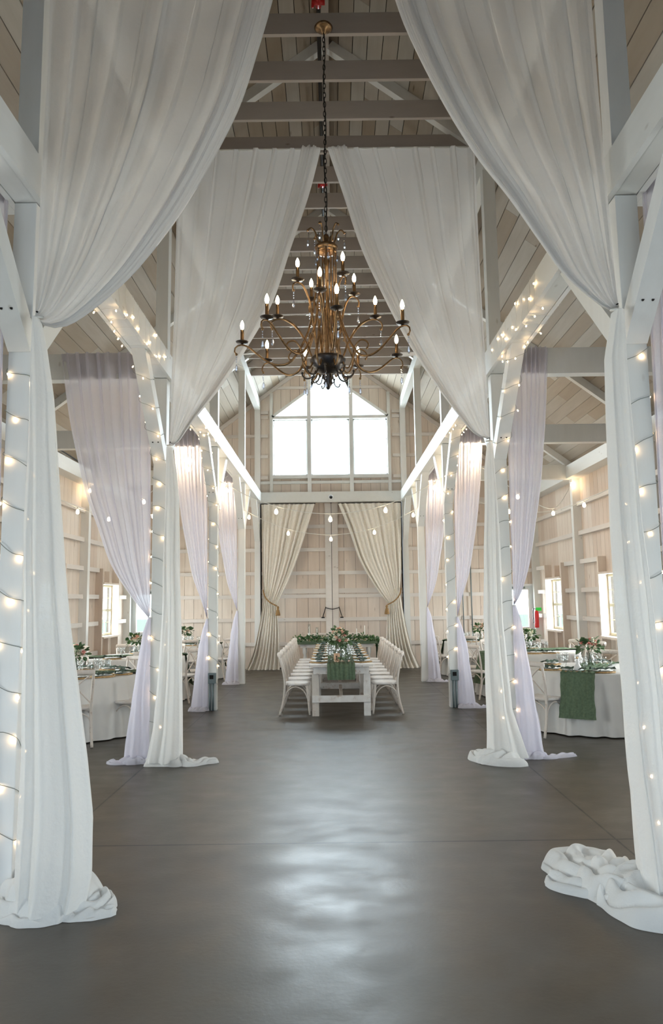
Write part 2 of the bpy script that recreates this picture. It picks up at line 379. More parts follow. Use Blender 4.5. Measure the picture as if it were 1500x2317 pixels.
def wtop(x):
    ax = abs(x); return 7.55 + .75 * (.55 - ax) if ax < .5499 else 7.17 - .74 * (ax - .55)
xs = [-5.45, -5.28]; v = -5.28
edges = [-5.28, -4.27, -1.85, -1.54, -.55, 0, .55, 1.54, 1.85, 4.27, 5.28]
xs = [-5.5]
for a, b in zip(edges, edges[1:]):
    k = max(1, round((b - a) / .245)); xs += [a + (b - a) * i / k for i in range(k)]
xs += [5.28, 5.5]
def back_open(x):
    r = []
    if 4.27 < abs(x) < 5.2: r.append((K(0), K(2.05)))
    if abs(x) < 1.8: r.append((K(0), K(4.25)))
    if abs(x) < 1.54: r.append((K(4.93), wtop))
    return r
wb = struct(board_wall('wall_back', YB, .03, back_open, xs).build('wall_back', WALLV))
# dark sheets added behind the gaps to stop light leaks, split around the openings
mb = MB()
for x0, x1 in zip(xs, xs[1:]):
    xm = (x0 + x1) / 2; cur = (0, 0); pcs = []
    for (z0f, z1f) in back_open(xm):
        if z0f(x0) > cur[0] + .01: pcs.append((cur, (z0f(x0), z0f(x1))))
        cur = (z1f(x0), z1f(x1))
    pcs.append((cur, (roofz(x0), roofz(x1))))
    for (za, zb), (ta, tb) in pcs:
        mb.hexa([(x0, YB + .033, za), (x1, YB + .033, zb), (x1, YB + .1, zb), (x0, YB + .1, za), (x0, YB + .033, ta), (x1, YB + .033, tb), (x1, YB + .1, tb), (x0, YB + .1, ta)])
mb.build('wall_light_stop', BACKING, wb)
def front_open(x): return [(K(0), K(4.2))] if abs(x) < 1.9 else []
xf = [-5.5 + .25 * i for i in range(45)]
xf = sorted(set([round(q, 3) for q in xf if not (1.8 < abs(q) < 2.0)] + [-1.9, 1.9]))
struct(board_wall('wall_front', YF - .1, .1, front_open, xf).build('wall_front', WALLV))
# girts on the back wall, in the aisles and beside the gable window
gz = [.61, 1.22, 1.81, 2.40, 3.0, 3.6]
mb = MB()
for sd in (-1, 1):
    for z in gz:
        x1 = 5.28 if z > 2.1 else 4.2
        mb.box(*sorted((sd * 1.98, sd * x1)), YB - .05, YB, z - .045, z + .045)
    mb.box(*sorted((sd * 1.98, sd * 5.28)), YB - .06, YB, 4.13, 4.3)
    for z in (4.9, 5.45, 6.0, 6.5, 6.63):
        mb.box(*sorted((sd * 1.63, sd * 1.83)), YB - .05, YB, z - .04, z + .04)
        if z < roofz(2.9) + .1: mb.box(*sorted((sd * 1.98, sd * min(4.6, (RIDGE - z - .1) / SL))), YB - .05, YB, z - .04, z + .04)
    mb.box(*sorted((sd * .6, sd * 1.52)), YB - .05, YB, 7.26, 7.33)
    mb.beam((sd * .02, YB - .04, RIDGE - .06), (sd * 5.3, YB - .04, roofz(5.3) - .06), .06, .1, (0, 1, 0))
struct(mb.build('trim_1', GIRT))
# side walls with window openings in every bay
WC = [2.5, 6.2, 9.92, 13.62, 17.2]; WH = .6; WZ0, WZ1 = .95, 2.12
wi = 2
for sd in (-1, 1):
    mb = MB(); bk = MB(); y = YF
    ys = []; cuts = sorted([YF, YB] + [c - WH for c in WC] + [c + WH for c in WC])
    for a, b in zip(cuts, cuts[1:]):
        k = max(1, round((b - a) / .21)); ys += [a + (b - a) * i / k for i in range(k)]
    ys.append(YB)
    for a, b in zip(ys, ys[1:]):
        m_ = (a + b) / 2; hole = any(abs(m_ - c) < WH for c in WC)
        for (z0, z1) in (((0, WZ0), (WZ1, 4.5)) if hole else ((0, 4.5),)):
            mb.box(*sorted((sd * 5.3, sd * 5.33)), a + .003, b - .003, z0, z1)
            bk.box(*sorted((sd * 5.333, sd * 5.42)), a, b, z0, z1)
    o = struct(mb.build('wall_' + SIDE[sd], WALLV)); bk.build('wall_light_stop', BACKING, o)  # bk: near-black layer added behind the boards, blocks light at the gaps
    # girts
    mb = MB()
    for z in (.61, 1.25, 1.84, 2.43, 3.03, 3.65):
        pts = [YF]
        for c in WC:
            if z < 2.5: pts += [c - .67, c + .67]
        pts.append(YB)
        if z >= 2.5: mb.box(*sorted((sd * 5.21, sd * 5.3)), YF, YB, z - .045, z + .045)
        else:
            for i in range(0, len(pts), 2): mb.box(*sorted((sd * 5.21, sd * 5.3)), pts[i], pts[i + 1], z - .045, z + .045)
    struct(mb.build('trim_%d' % (2 + (sd > 0)), GIRT))
    # wall plate beam
    struct(MB().box(*sorted((sd * 5.02, sd * 5.3)), YF, YB, 4.2, 4.47).build('trim_%d' % (4 + (sd > 0)), PAINTY))
    for c in WC:
        fr = MB()
        for e in (-1, 1): fr.box(*sorted((sd * 5.14, sd * 5.3)), *sorted((c + e * WH, c + e * (WH + .06))), 0.0, 2.47)
        fr.box(*sorted((sd * 5.10, sd * 5.36)), c - WH, c + WH, WZ0 - .04, WZ0); fr.box(*sorted((sd * 5.12, sd * 5.36)), c - WH, c + WH, WZ1, WZ1 + .04)
        fr.box(*sorted((sd * 5.18, sd * 5.3)), c - .03, c + .03, WZ1 + .04, 2.43); fr.box(*sorted((sd * 5.18, sd * 5.3)), c - .03, c + .03, 0, WZ0 - .04)
        root = struct(fr.build('window_%d' % wi, WALLV)); wi += 1
        s_ = MB(); X0, X1 = sorted((sd * 5.31, sd * 5.35))
        for a, b in ((c - WH, c - WH + .05), (c + WH - .05, c + WH)): s_.box(X0, X1, a, b, WZ0, WZ1)
        for a, b in ((WZ0, WZ0 + .06), (1.50, 1.56), (WZ1 - .05, WZ1)): s_.box(X0, X1, c - WH + .05, c + WH - .05, a, b)
        for q in (c - .18, c + .18): s_.box(X0 + .01, X1 - .01, q - .008, q + .008, WZ0 + .06, WZ1 - .05)
        for q in (1.25, 1.82): s_.box(X0 + .01, X1 - .01, c - WH + .05, c + WH - .05, q - .008, q + .008)
        s_.build('window_sash', SASH, root)
        MB().box(*sorted((sd * 5.325, sd * 5.329)), c - WH + .05, c + WH - .05, WZ0 + .06, WZ1 - .05).build('window_pane', PANE, root)
# gable window
g = MB(); y0, y1 = YB - .09, YB + .05
for sd in (-1, 1):
    g.box(*sorted((sd * 1.50, sd * 1.58)), y0, y1, 4.48, 7.15)
    g.box(*sorted((sd * .50, sd * .60)), y0 - .02, y1, 4.48, 7.72)
    g.beam((sd * 1.52, YB - .02, 6.50), (sd * .58, YB - .02, 7.19), .14, .07, (0, 1, 0))
    g.beam((sd * .56, YB - .02, 7.56), (0, YB - .02, 7.99), .14, .07, (0, 1, 0))
g.box(-1.5, 1.5, y0, y1, 4.86, 4.94); g.box(-1.5, 1.5, y0, y1, 6.44, 6.52); g.box(-1.83, 1.83, y0 + .02, y1 - .05, 4.72, 4.79)
gw = struct(g.build('window_1', PAINT))
s_ = MB()
for (a, b) in ((-1.5, -.6), (-.5, .5), (.6, 1.5)):
    s_.box(a, a + .035, YB, YB + .04, 4.94, 6.44); s_.box(b - .035, b, YB, YB + .04, 4.94, 6.44); s_.box(a, b, YB, YB + .04, 4.94, 4.975); s_.box(a, b, YB, YB + .04, 6.405, 6.44)
s_.build('window_sash', WHITEP, gw)
p = MB(); p.box(-1.5, 1.5, YB + .02, YB + .024, 4.9, 6.45)
p.hexa([(-.52, YB + .02, 6.5), (.52, YB + .02, 6.5), (.52, YB + .024, 6.5), (-.52, YB + .024, 6.5), (-.5, YB + .02, 7.6), (.5, YB + .02, 7.6), (.5, YB + .024, 7.6), (-.5, YB + .024, 7.6)])
for sd in (-1, 1): p.hexa([(sd * .58, YB + .02, 6.5), (sd * 1.5, YB + .02, 6.5), (sd * 1.5, YB + .024, 6.5), (sd * .58, YB + .024, 6.5), (sd * .58, YB + .02, 7.15), (sd * 1.5, YB + .02, 6.52), (sd * 1.5, YB + .024, 6.52), (sd * .58, YB + .024, 7.15)])
p.build('window_pane', PANE, gw)
# big barn door leaves
for k, sd in enumerate((-1, 1)):
    mb = MB(); n = 6
    for i in range(n):
        a, b = .02 + (1.8 - .02) * i / n, .02 + (1.8 - .02) * (i + 1) / n; a, b = sorted((sd * a, sd * b)); mb.box(a + .003, b - .003, YB + .0, YB + .03, .02, 4.24)
    d = struct(mb.build('door_%d' % (1 + k), WALLV))
    MB().box(*sorted((-sd * .03, sd * 1.84)), YB + .033 + .05 * k, YB + .08 + .05 * k, 0, 4.3).build('door_backing', BACKING, d)  # dark panel added behind the leaf, overlaps the centre gap to block light
    MB().box(*sorted((sd * .006, sd * .165)), YB - .05, YB, .01, 4.2).build('door_stile', GIRT, d)
    mb = MB()
    for z in gz: mb.box(*sorted((sd * .166, sd * 1.8)), YB - .04, YB, z - .045, z + .045)
    mb.box(*sorted((sd * .166, sd * 1.8)), YB - .04, YB, 1.88, 2.0)
    mb.build('door_rail', GIRT, d)
    h = MB().tube([(sd * .24, YB - .06, 1.28), (sd * .24, YB - .09, 1.3), (sd * .17, YB - .1, 1.52), (sd * .17, YB - .06, 1.53)], .010, 6)
    h.box(*sorted((sd * .20, sd * .28)), YB - .055, YB - .045, 1.25, 1.28)
    if sd < 0: h.tube([(-.17, YB - .1, 1.51), (0, YB - .1, 1.47), (.17, YB - .1, 1.51)], .010, 6)
    h.build('door_handle', IRON, d, True)
# side doors with glass, in the back corners
for k, sd in enumerate((-1, 1)):
    mb = MB(); xa, xb = sorted((sd * 4.32, sd * 5.15)); a, b = xa + .14, xb - .14
    mb.box(xa, a, YB, YB + .05, 0, 2.0); mb.box(b, xb, YB, YB + .05, 0, 2.0); mb.box(a, b, YB, YB + .05, 0, .96); mb.box(a, b, YB, YB + .05, 1.9, 2.0)
    d = struct(mb.build('door_%d' % (3 + k), DOORW))
    f = MB()
    for (p0, p1) in ((xa - .05, xa), (xb, xb + .05)): f.box(p0, p1, YB - .02, YB + .05, 0, 2.05)
    f.box(xa - .05, xb + .05, YB - .02, YB + .05, 2.0, 2.05)
    for (p0, p1, q0, q1) in ((a - .03, a, .93, 1.93), (b, b + .03, .93, 1.93), (a, b, .93, .96), (a, b, 1.9, 1.93)): f.box(p0, p1, YB - .012, YB, q0, q1)
    f.build('door_frame', WHITEP, d)
    MB().box(a, b, YB + .02, YB + .025, .96, 1.9).build('door_pane', PANE, d)
    MB().box((a + b) / 2 - .2, (a + b) / 2 + .2, YB - .05, YB, 1.93, 1.98).build('door_closer', GALV, d)
# joists (collar ties) across the nave
jy = [6.29 + .613 * k for k in range(-12, 18)]
for k, y in enumerate(jy):
    zt, zb = 7.16, 6.95; xt, xb = (RIDGE - zt) / SL - .01, (RIDGE - zb) / SL - .01
    nn = len(jy) - 1 - k
    lab = 'whitewashed cross joist over the nave, %s counted from the gable window' % ('first' if nn == 0 else ORD[nn])
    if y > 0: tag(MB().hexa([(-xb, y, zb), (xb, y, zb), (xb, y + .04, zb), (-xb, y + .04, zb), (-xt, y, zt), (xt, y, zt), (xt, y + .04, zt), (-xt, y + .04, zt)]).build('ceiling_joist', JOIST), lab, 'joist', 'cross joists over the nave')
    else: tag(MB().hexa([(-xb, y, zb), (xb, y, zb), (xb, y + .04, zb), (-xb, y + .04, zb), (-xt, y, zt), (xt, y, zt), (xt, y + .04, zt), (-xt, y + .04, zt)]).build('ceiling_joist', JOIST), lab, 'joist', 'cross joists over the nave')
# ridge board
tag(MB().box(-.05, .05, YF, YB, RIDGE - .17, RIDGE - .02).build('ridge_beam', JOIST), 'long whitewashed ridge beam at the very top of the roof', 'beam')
for sd in (-1, 1):
    tag(MB().box(*sorted((sd * 1.83, sd * 1.97)), YF, YB - .01, 6.67, 6.94).build('upper_plate_beam', PAINTY), 'upper white beam under the %s roof slope, carried by the tall posts' % SIDE[sd], 'beam')
    b = thing('lower_plate_beam', 'long white built-up beam along the %s side of the nave at the height of the drape ties' % SIDE[sd], 'beam')
    MB().box(*sorted((sd * 1.79, sd * 1.828)), YF, YB - .12, 4.2, 4.47).build('nave_side_board', PAINTY, b)
    MB().box(*sorted((sd * 1.972, sd * 2.01)), YF, YB - .12, 4.2, 4.47).build('aisle_side_board', PAINTY, b)
    MB().box(*sorted((sd * 1.832, sd * 1.968)), YF, YB - .12, 4.205, 4.44).build('beam_core', PAINTY, b)
pn = {4.38: 'nearest the camera', 8.07: 'second from the camera', 11.77: 'third from the camera', 15.47: 'fourth from the camera', .68: 'beside the camera', -3.02: 'behind the camera'}
for D in BAY[1:]:
    for sd in (-1, 1):
        p = thing('timber_post', 'white square timber post in the %s row, %s' % (SIDE[sd], pn[D]), 'post', (sd * 1.90, D + .07, 0))
        bevel(MB().box(-.07, .07, -.07, .07, 0, 4.2).build('lower_shaft', PAINT, p), .004)
        MB().box(-.069, .069, -.069, .069, 4.44, 6.67).build('upper_shaft', PAINT, p)
        for e in (-1, 1):
            br = MB().beam((0, e * .03, 3.27), (0, e * 1.05, 4.29), .138, .14, (1, 0, 0)).build('knee_brace', PAINT, p)
            [MB().tube([(q, e * .17 - .098, 3.42), (q, e * .17 - .112, 3.42)], .009, 6).build('bolt', IRON, br) for q in (-.03, .03)]
        tag(MB().box(*sorted((sd * 2.012, sd * 5.02)), D + .0, D + .14, 4.2, 4.5).build('tie_beam', PAINT), 'white tie beam across the %s aisle behind the post %s' % (SIDE[sd], pn[D]), 'beam')
        wp = MB().box(*sorted((sd * 5.13, sd * 5.3)), D, D + .14, 0, 4.2).build('wall_post', PAINT)
        tag(wp, 'white timber post against the %s outer wall, %s' % (SIDE[sd], pn[D]), 'post')
        r = MB().beam((sd * .06, D + .05, RIDGE - .12), (sd * 5.25, D + .05, roofz(5.25) - .08), .1, .12, (0, 1, 0)).build('rafter', PAINT)
        tag(r, 'white rafter on the %s roof slope above the post %s' % (SIDE[sd], pn[D]), 'rafter')
for sd in (-1, 1):
    p = thing('end_post', 'white timber post at the far wall on the %s of the barn doors' % SIDE[sd], 'post', (sd * 1.90, 18.85, 0))
    MB().box(-.07, .07, -.07, .07, 0, 4.2).build('lower_shaft', PAINT, p); MB().box(-.069, .069, -.069, .069, 4.44, 6.67).build('upper_shaft', PAINT, p)
    MB().beam((0, -.03, 3.27), (0, -1.05, 4.29), .138, .14, (1, 0, 0)).build('knee_brace', PAINT, p)
    tag(MB().box(*sorted((sd * 5.13, sd * 5.3)), 18.78, 18.92, 0, 4.2).build('corner_post', PAINT), 'white timber post in the far %s corner of the barn' % SIDE[sd], 'post')
tag(MB().box(-1.79, 1.79, 18.66, 18.80, 4.2, 4.47).build('door_header_beam', PAINTY), 'white beam across the far wall above the cream curtains', 'beam')
cam_ = thing('security_camera', 'small white dome camera with black lens on the far header beam', 'camera', (0, 18.66, 4.33))
MB().tube([(0, 0, 0), (0, -.04, 0)], .062, 18).build('camera_base', WHITEP, cam_, True); MB().ball((0, -.055, -.015), .042, 14, 8).build('lens_dome', BLACKP, cam_, True)

# ================================================================ drapes
def wob(a, b, s=0): return noise.noise(Vector((a, b, s * 7.7)))
def fold_pos(u):      # the sheet doubles back on itself along its free edge
    if u < .72: return u / .72
    if u < .87: return 1 - (u - .72) / .15 * .13
    return .87 + (u - .87) / .13 * .10
def upper(mb, inner, outer, y0, yh, hook, nf, amp, seed, hem=True, nu=300, nt=64):
    P1 = catmull([(x, 0, z) for x, z in inner], nt); P0 = catmull([(x, 0, z) for x, z in outer], nt)
    def fn(u, t):
        i = min(nt, round(t * nt)); pos = fold_pos(u) if hem else u
        uu = u + .022 * wob(u * 6, seed, 1) + .008 * wob(u * 9, t * 1.5, seed)
        ph = nf * (uu + .5); fr = ph - math.floor(ph); am = .45 + 1.1 * abs(wob(math.floor(ph) * 3.7, seed, 5))
        tri = fr / .7 if fr < .7 else (1 - (fr - .7) / .14 if fr < .84 else (fr - .84) / .16)   # flat run, then a pleat that doubles back
        tgt = fr / .7 * (1 + .0) if fr < .7 else (1 - (fr - .7) / .14 * .34 if fr < .84 else .66 + (fr - .84) / .16 * .34)
        pp = pos if hem and u > .72 else pos + (tgt - fr) / nf * (1.05 if hem else 1.25) * am * (1 - .55 * t)
        pp = max(0, min(1, pp))
        lay = 0 if fr < .7 else (.02 if fr < .84 else .04) * am * (1 - .7 * t)
        # folds hang nearly straight first, then swing over to the knot
        p = P0[i].lerp(P1[i], pp)
        env = (.35 + .65 * min(1, t * 6)) * (1 - .80 * t ** 2.2)
        a = amp * env * (.75 + .5 * wob(u * 5, t * 2, seed + 3))
        dy = a * (.8 * math.sin(2 * PI * nf * uu * .6 + 1.3 * wob(t * 2, u * 3, seed)) + .45 * math.sin(2 * PI * fr) * am) - lay
        if hem and u > .72: dy -= (.03 + .03 * (u - .72) / .28) * (1 - t * .6)
        y = lerp(y0, yh, t ** 1.5) + dy
        return (p.x, y, p.z + .012 * wob(u * 14, t * 7, seed) * math.sin(PI * t))
    mb.grid(fn, nu, nt, t=lambda u, t: min(1, t ** 2.2 * 1.1))
def fall(mb, L, R, yc, nf, amp, seed, nu=90, nt=60, ztop=3.38, zbot=.04, flare_y=0.10, close=True):
    # hanging column of cloth between silhouettes L(z), R(z); an open tube so that it has volume
    Lt = sorted([(z, x) for x, z in L]); Rt = sorted([(z, x) for x, z in R])
    def fn(u, t):
        z = lerp(ztop, zbot, t ** .9); xl, xr = interp(Lt, z), interp(Rt, z); wd = xr - xl; c = (xl + xr) / 2
        a = 2 * PI * u
        k = min(1, .25 + t * 1.6)
        rr = 1 + k * .19 * math.sin(nf * a + 2.5 * wob(t * 1.2, u * 0, seed)) + k * .08 * math.sin(nf * 1.7 * a + seed + t * 1.5)
        dep = flare_y * (.35 + .9 * t) + .02
        x = c + math.cos(a) * wd / 2 * (1 + .06 * math.sin(nf * a + seed) * k) + .01 * wob(t * 6, u * 6, seed)
        y = yc + math.sin(a) * dep * rr * (.6 + amp)
        return (x, y, z)
    mb.grid(fn, nu, nt, t=lambda u, t: max(0, .8 - 2.2 * t))
def puddle(mb, c, rx, ry, H, seed, n=150, m=40, spike=.25, z0=.004):
    def fn(u, t):
        a = 2 * PI * u; ca, sa = math.cos(a), math.sin(a)
        rim = 1 + spike * wob(ca * 1.7, sa * 1.7, seed) * 1.5 + .09 * wob(ca * 5, sa * 5, seed)
        x, y = ca * t * rim, sa * t * rim; q = wob(x * 1.5 + seed, y * 1.5, seed)
        sw = 1.5 * math.sin(a + seed) + 1.1 * math.cos(2 * a + 1.7 * seed) + 2.1 * t + 2.2 * q
        rid = abs(math.sin(sw * 2.1)) ** .7; r2_ = abs(math.sin(sw * 1.15 + 3.1 * x + seed)) ** .6
        h = H * (max(0, 1 - t ** 3)) ** .5 * (.22 + .45 * rid + .38 * r2_)
        h += .014 * rid * (1 - t ** 8) + .004
        if t > .985: h = 0
        return (c[0] + x * rx, c[1] + y * ry, z0 + max(0, h))
    mb.grid(fn, n, m)
def roll(mb, pts, r, seed, flat=.6):
    nt = 70; P = catmull(pts, nt)
    def fn(u, t):
        i = min(nt, round(t * nt)); p = P[i]; d = (P[min(i + 1, nt)] - P[max(i - 1, 0)]).normalized(); sd = d.cross(Vector((0, 0, 1))).normalized()
        ww = r * 1.25 * (.75 + .35 * math.sin(PI * t) + .25 * wob(t * 4, seed, 1))
        if t > .9: ww *= 1 - (t - .9) * 3.5
        v = (u - .5) * 2; prof = max(0, 1 - abs(v) ** 2.6) ** .5
        ph = u * 2.6 + .9 * wob(t * 3, seed, 4) + t * .8; rid = abs(math.sin(PI * ph)) ** .6
        z = r * flat * 1.9 * prof * (.42 + .58 * rid) * (1 + .3 * wob(t * 5, u * 2, seed)) + .006 * math.sin(t * 26 + u * 9) * prof
        if t > .93: z *= max(.15, 1 - (t - .93) * 10)
        return p + sd * v * ww * (1 + .10 * wob(t * 9, v, seed)) + Vector((0, 0, max(.002, z)))
    mb.grid(fn, 44, nt)
def tieback(parent, x, y, z, r=.035):
    MB().tube([(x + r * math.cos(a), y + r * math.sin(a), z + .01 * math.sin(a)) for a in [k * PI / 6 for k in range(13)]], .008, 6).build('tieback', WIREW, parent, True)
    MB().tube([(x + (.02 if x < 0 else -.02), y + .03, z + .03), (x, y, z + .035), (x, y - .02, z + .03)], .005, 6).build('hook', IRON, parent, True)

# --- nave drapes, near pair
NI1L = [(-.02, 6.95), (-.17, 6.25), (-.33, 5.56), (-.42, 5.22), (-.53, 4.85), (-.66, 4.55), (-.83, 4.22), (-.99, 3.96), (-1.2, 3.68), (-1.42, 3.47), (-1.58, 3.36), (-1.70, 3.35), (-1.77, 3.40)]
NI1R = [(.14, 6.95), (.30, 6.2), (.46, 5.55), (.56, 5.24), (.75, 4.79), (.95, 4.42), (1.15, 4.12), (1.31, 3.86), (1.45, 3.64), (1.61, 3.48), (1.71, 3.41), (1.77, 3.43)]
NI2L = [(-.06, 6.94), (-.2, 6.38), (-.41, 5.73), (-.62, 5.09), (-.92, 4.52), (-1.22, 4.06), (-1.51, 3.69), (-1.69, 3.43), (-1.78, 3.44)]
NI2R = [(.02, 6.94), (.19, 6.37), (.38, 5.72), (.6, 5.18), (.82, 4.71), (1.08, 4.24), (1.37, 3.80), (1.6, 3.50), (1.76, 3.44)]
def nave_drape(sd, yr, inner, L, R, label, seed, nf, amp):
    d = thing('sheer_drape', label, 'drape', group='ivory sheer drapes across the nave')
    h = (sd * 1.775, yr - .06)
    mb = MB(); upper(mb, inner, [(sd * 1.77, 6.94), (sd * 1.765, 5.5), (sd * 1.77, 4.3), (sd * 1.775, 3.42)], yr, h[1], h, nf, amp, seed); mb.build('swag', SHEER_W, d, True)
    mb = MB(); fall(mb, L, R, yr - .10, 7, .35, seed + 2, flare_y=.13); mb.build('hanging_tail', SHEER_F, d, True)
    tieback(d, sd * 1.765, h[1], 3.41)
    MB().tube([(sd * 1.8, yr, 6.945), (sd * .0 if True else 0, yr, 6.945)], .012, 8).build('drape_rod', WIREW, d, True)
    return d
dN1L = nave_drape(-1, 4.36, NI1L, [(-1.77, 3.4), (-1.775, 2.6), (-1.77, 2.0), (-1.75, 1.34), (-1.74, .85), (-1.74, .37), (-1.75, 0)], [(-1.74, 3.4), (-1.70, 3.25), (-1.64, 2.91), (-1.59, 2.37), (-1.54, 1.85), (-1.43, 1.09), (-1.38, .8), (-1.34, .51), (-1.34, .2), (-1.38, 0)], 'nearest left ivory sheer drape, tied high to the post and pooling on the floor', 1, 12, .05)
dN1R = nave_drape(1, 4.36, NI1R, [(1.73, 3.42), (1.66, 3.1), (1.645, 2.59), (1.635, 2.06), (1.64, 1.55), (1.65, 1.17), (1.66, .68), (1.68, .33), (1.7, 0)], [(1.78, 3.4), (1.79, 2.59), (1.81, 2.06), (1.84, 1.55), (1.86, 1.05), (1.87, .56), (1.88, 0)], 'nearest right ivory sheer drape, tied high to the post and pooling on the floor', 2, 11, .05)
dN2L = nave_drape(-1, 8.05, NI2L, [(-1.79, 3.41), (-1.81, 2.46), (-1.81, 1.51), (-1.85, .8), (-1.89, .35), (-1.96, 0)], [(-1.74, 3.41), (-1.68, 3.1), (-1.65, 2.8), (-1.64, 1.98), (-1.61, 1.04), (-1.59, 0)], 'ivory sheer drape on the left of the nave hung behind the chandelier', 3, 11, .045)
dN2R = nave_drape(1, 8.05, NI2R, [(1.74, 3.4), (1.70, 3.1), (1.67, 2.42), (1.63, 1.46), (1.63, .53), (1.61, 0)], [(1.79, 3.38), (1.83, 2.42), (1.83, 1.46), (1.88, .53), (2.05, 0)], 'ivory sheer drape on the right of the nave hung behind the chandelier', 4, 11, .045)
mb = MB(); puddle(mb, (-1.58, 4.36, 0), .25, .25, .17, 3.1, spike=.15); roll(mb, [(-1.84, 4.34, 0), (-1.76, 4.24, 0), (-1.66, 4.20, 0), (-1.55, 4.17, 0), (-1.46, 4.2, 0)], .085, 1, .6); roll(mb, [(-1.58, 4.26, 0), (-1.46, 4.24, 0), (-1.36, 4.26, 0), (-1.28, 4.32, 0), (-1.33, 4.40, 0)], .06, 2, .7); roll(mb, [(-1.52, 4.22, 0), (-1.42, 4.20, 0), (-1.3, 4.22, 0), (-1.19, 4.24, 0)], .06, 8, .4); roll(mb, [(-1.80, 4.50, 0), (-1.78, 4.38, 0), (-1.70, 4.27, 0), (-1.62, 4.2, 0)], .10, 5, .9); mb.build('floor_pool', SHEER_F, dN1L, True)
mb = MB(); puddle(mb, (1.76, 4.36, 0), .27, .36, .15, 5.3, spike=.12); roll(mb, [(1.66, 4.72, 0), (1.56, 4.86, 0), (1.46, 4.80, 0), (1.45, 4.62, 0), (1.54, 4.50, 0)], .12, 3, .5); roll(mb, [(1.62, 4.66, 0), (1.58, 4.52, 0), (1.48, 4.44, 0), (1.38, 4.48, 0), (1.28, 4.62, 0)], .085, 4, .45); roll(mb, [(1.70, 4.66, 0), (1.58, 4.56, 0), (1.56, 4.38, 0), (1.62, 4.22, 0)], .13, 9, .6); roll(mb, [(1.54, 4.30, 0), (1.60, 4.12, 0), (1.74, 4.0, 0), (1.92, 3.96, 0), (2.06, 4.0, 0)], .11, 6, .6); mb.build('floor_pool', SHEER_F, dN1R, True)
mb = MB(); puddle(mb, (-1.72, 7.92, 0), .27, .13, .09, 7.7); roll(mb, [(-1.62, 7.92, 0), (-1.5, 7.86, 0), (-1.38, 7.95, 0), (-1.22, 8.02, 0)], .05, 7, .6); mb.build('floor_pool', SHEER_F, dN2L, True)
mb = MB(); puddle(mb, (1.72, 7.86, 0), .26, .18, .12, 8.9); roll(mb, [(1.62, 7.95, 0), (1.52, 8.1, 0), (1.5, 7.95, 0), (1.62, 7.76, 0), (1.8, 7.66, 0), (1.95, 7.66, 0)], .06, 8, .7); mb.build('floor_pool', SHEER_F, dN2R, True)

# --- lilac aisle drapes, one beside every post
def aisle_drape(sd, D, xout, zt, label, seed, pool):
    d = thing('sheer_drape', label, 'drape', group='lilac sheer drapes in the aisles')
    w_ = xout - 1.96
    prof = [(0, 1, 4.5), (0, .91, 3.86), (0, .81, 3.34), (0, .70, 2.89), (0, .57, 2.51), (0, .42, 2.09), (0, .21, 1.75), (0, .03, zt)]
    inner = [(sd * (1.97 + w_ * a), z) for _, a, z in prof]
    outer = [(sd * 1.99, 4.5), (sd * 1.985, 3.4), (sd * 1.98, 2.4), (sd * 1.985, zt + .02)]
    yr = D - .02 if D > 8 else D - .02
    mb = MB(); upper(mb, inner, outer, yr, D + .02, None, 9, .03, seed, hem=False, nu=240, nt=50); mb.build('swag', SHEER_L, d, True)
    Lp = [(sd * 1.975, zt), (sd * 1.96, 1.2), (sd * 1.96, .6), (sd * 1.96, 0)]; Rp = [(sd * 2.0, zt), (sd * 2.06, zt - .16), (sd * 2.12, 1.0), (sd * 2.18, .5), (sd * 2.24, 0)]
    if sd < 0: Lp, Rp = Rp, Lp
    mb = MB(); fall(mb, Lp, Rp, D + .02, 6, .3, seed + 1, ztop=zt, flare_y=.07, nt=40, nu=72); mb.build('hanging_tail', SHEER_LF, d, True)
    mb = MB(); puddle(mb, (sd * 2.1, D - .03, 0), .17, .12, .06, seed * 1.3, n=90, m=22)
    if pool: roll(mb, [(sd * 2.12, D - .05, 0), (sd * 2.24, D - .1, 0), (sd * 2.36, D - .05, 0), (sd * pool, D + .02, 0)], .035, seed, .6)
    mb.build('floor_pool', SHEER_LF, d, True)
    MB().tube([(sd * 1.985 + .02 * math.cos(a), D + .02 + .03 * math.sin(a), zt) for a in [k * PI / 6 for k in range(13)]], .006, 6).build('tieback', WIREW, d, True)
for (sd, D, xo, zt, pool) in ((-1, 4.38, 2.5, 1.55, 0), (1, 4.38, 2.5, 1.55, 0), (-1, 8.07, 3.02, 1.52, 2.32), (1, 8.07, 2.48, 1.6, 2.58), (-1, 11.77, 2.56, 1.42, 0), (1, 11.77, 2.5, 1.40, 2.42), (-1, 15.47, 2.5, 1.5, 0), (1, 15.47, 2.5, 1.52, 2.36)):
    aisle_drape(sd, D, xo, zt, 'lilac-white sheer drape tied to the %s post %s' % (SIDE[sd], pn[D]), D * 1.37 + sd, pool)

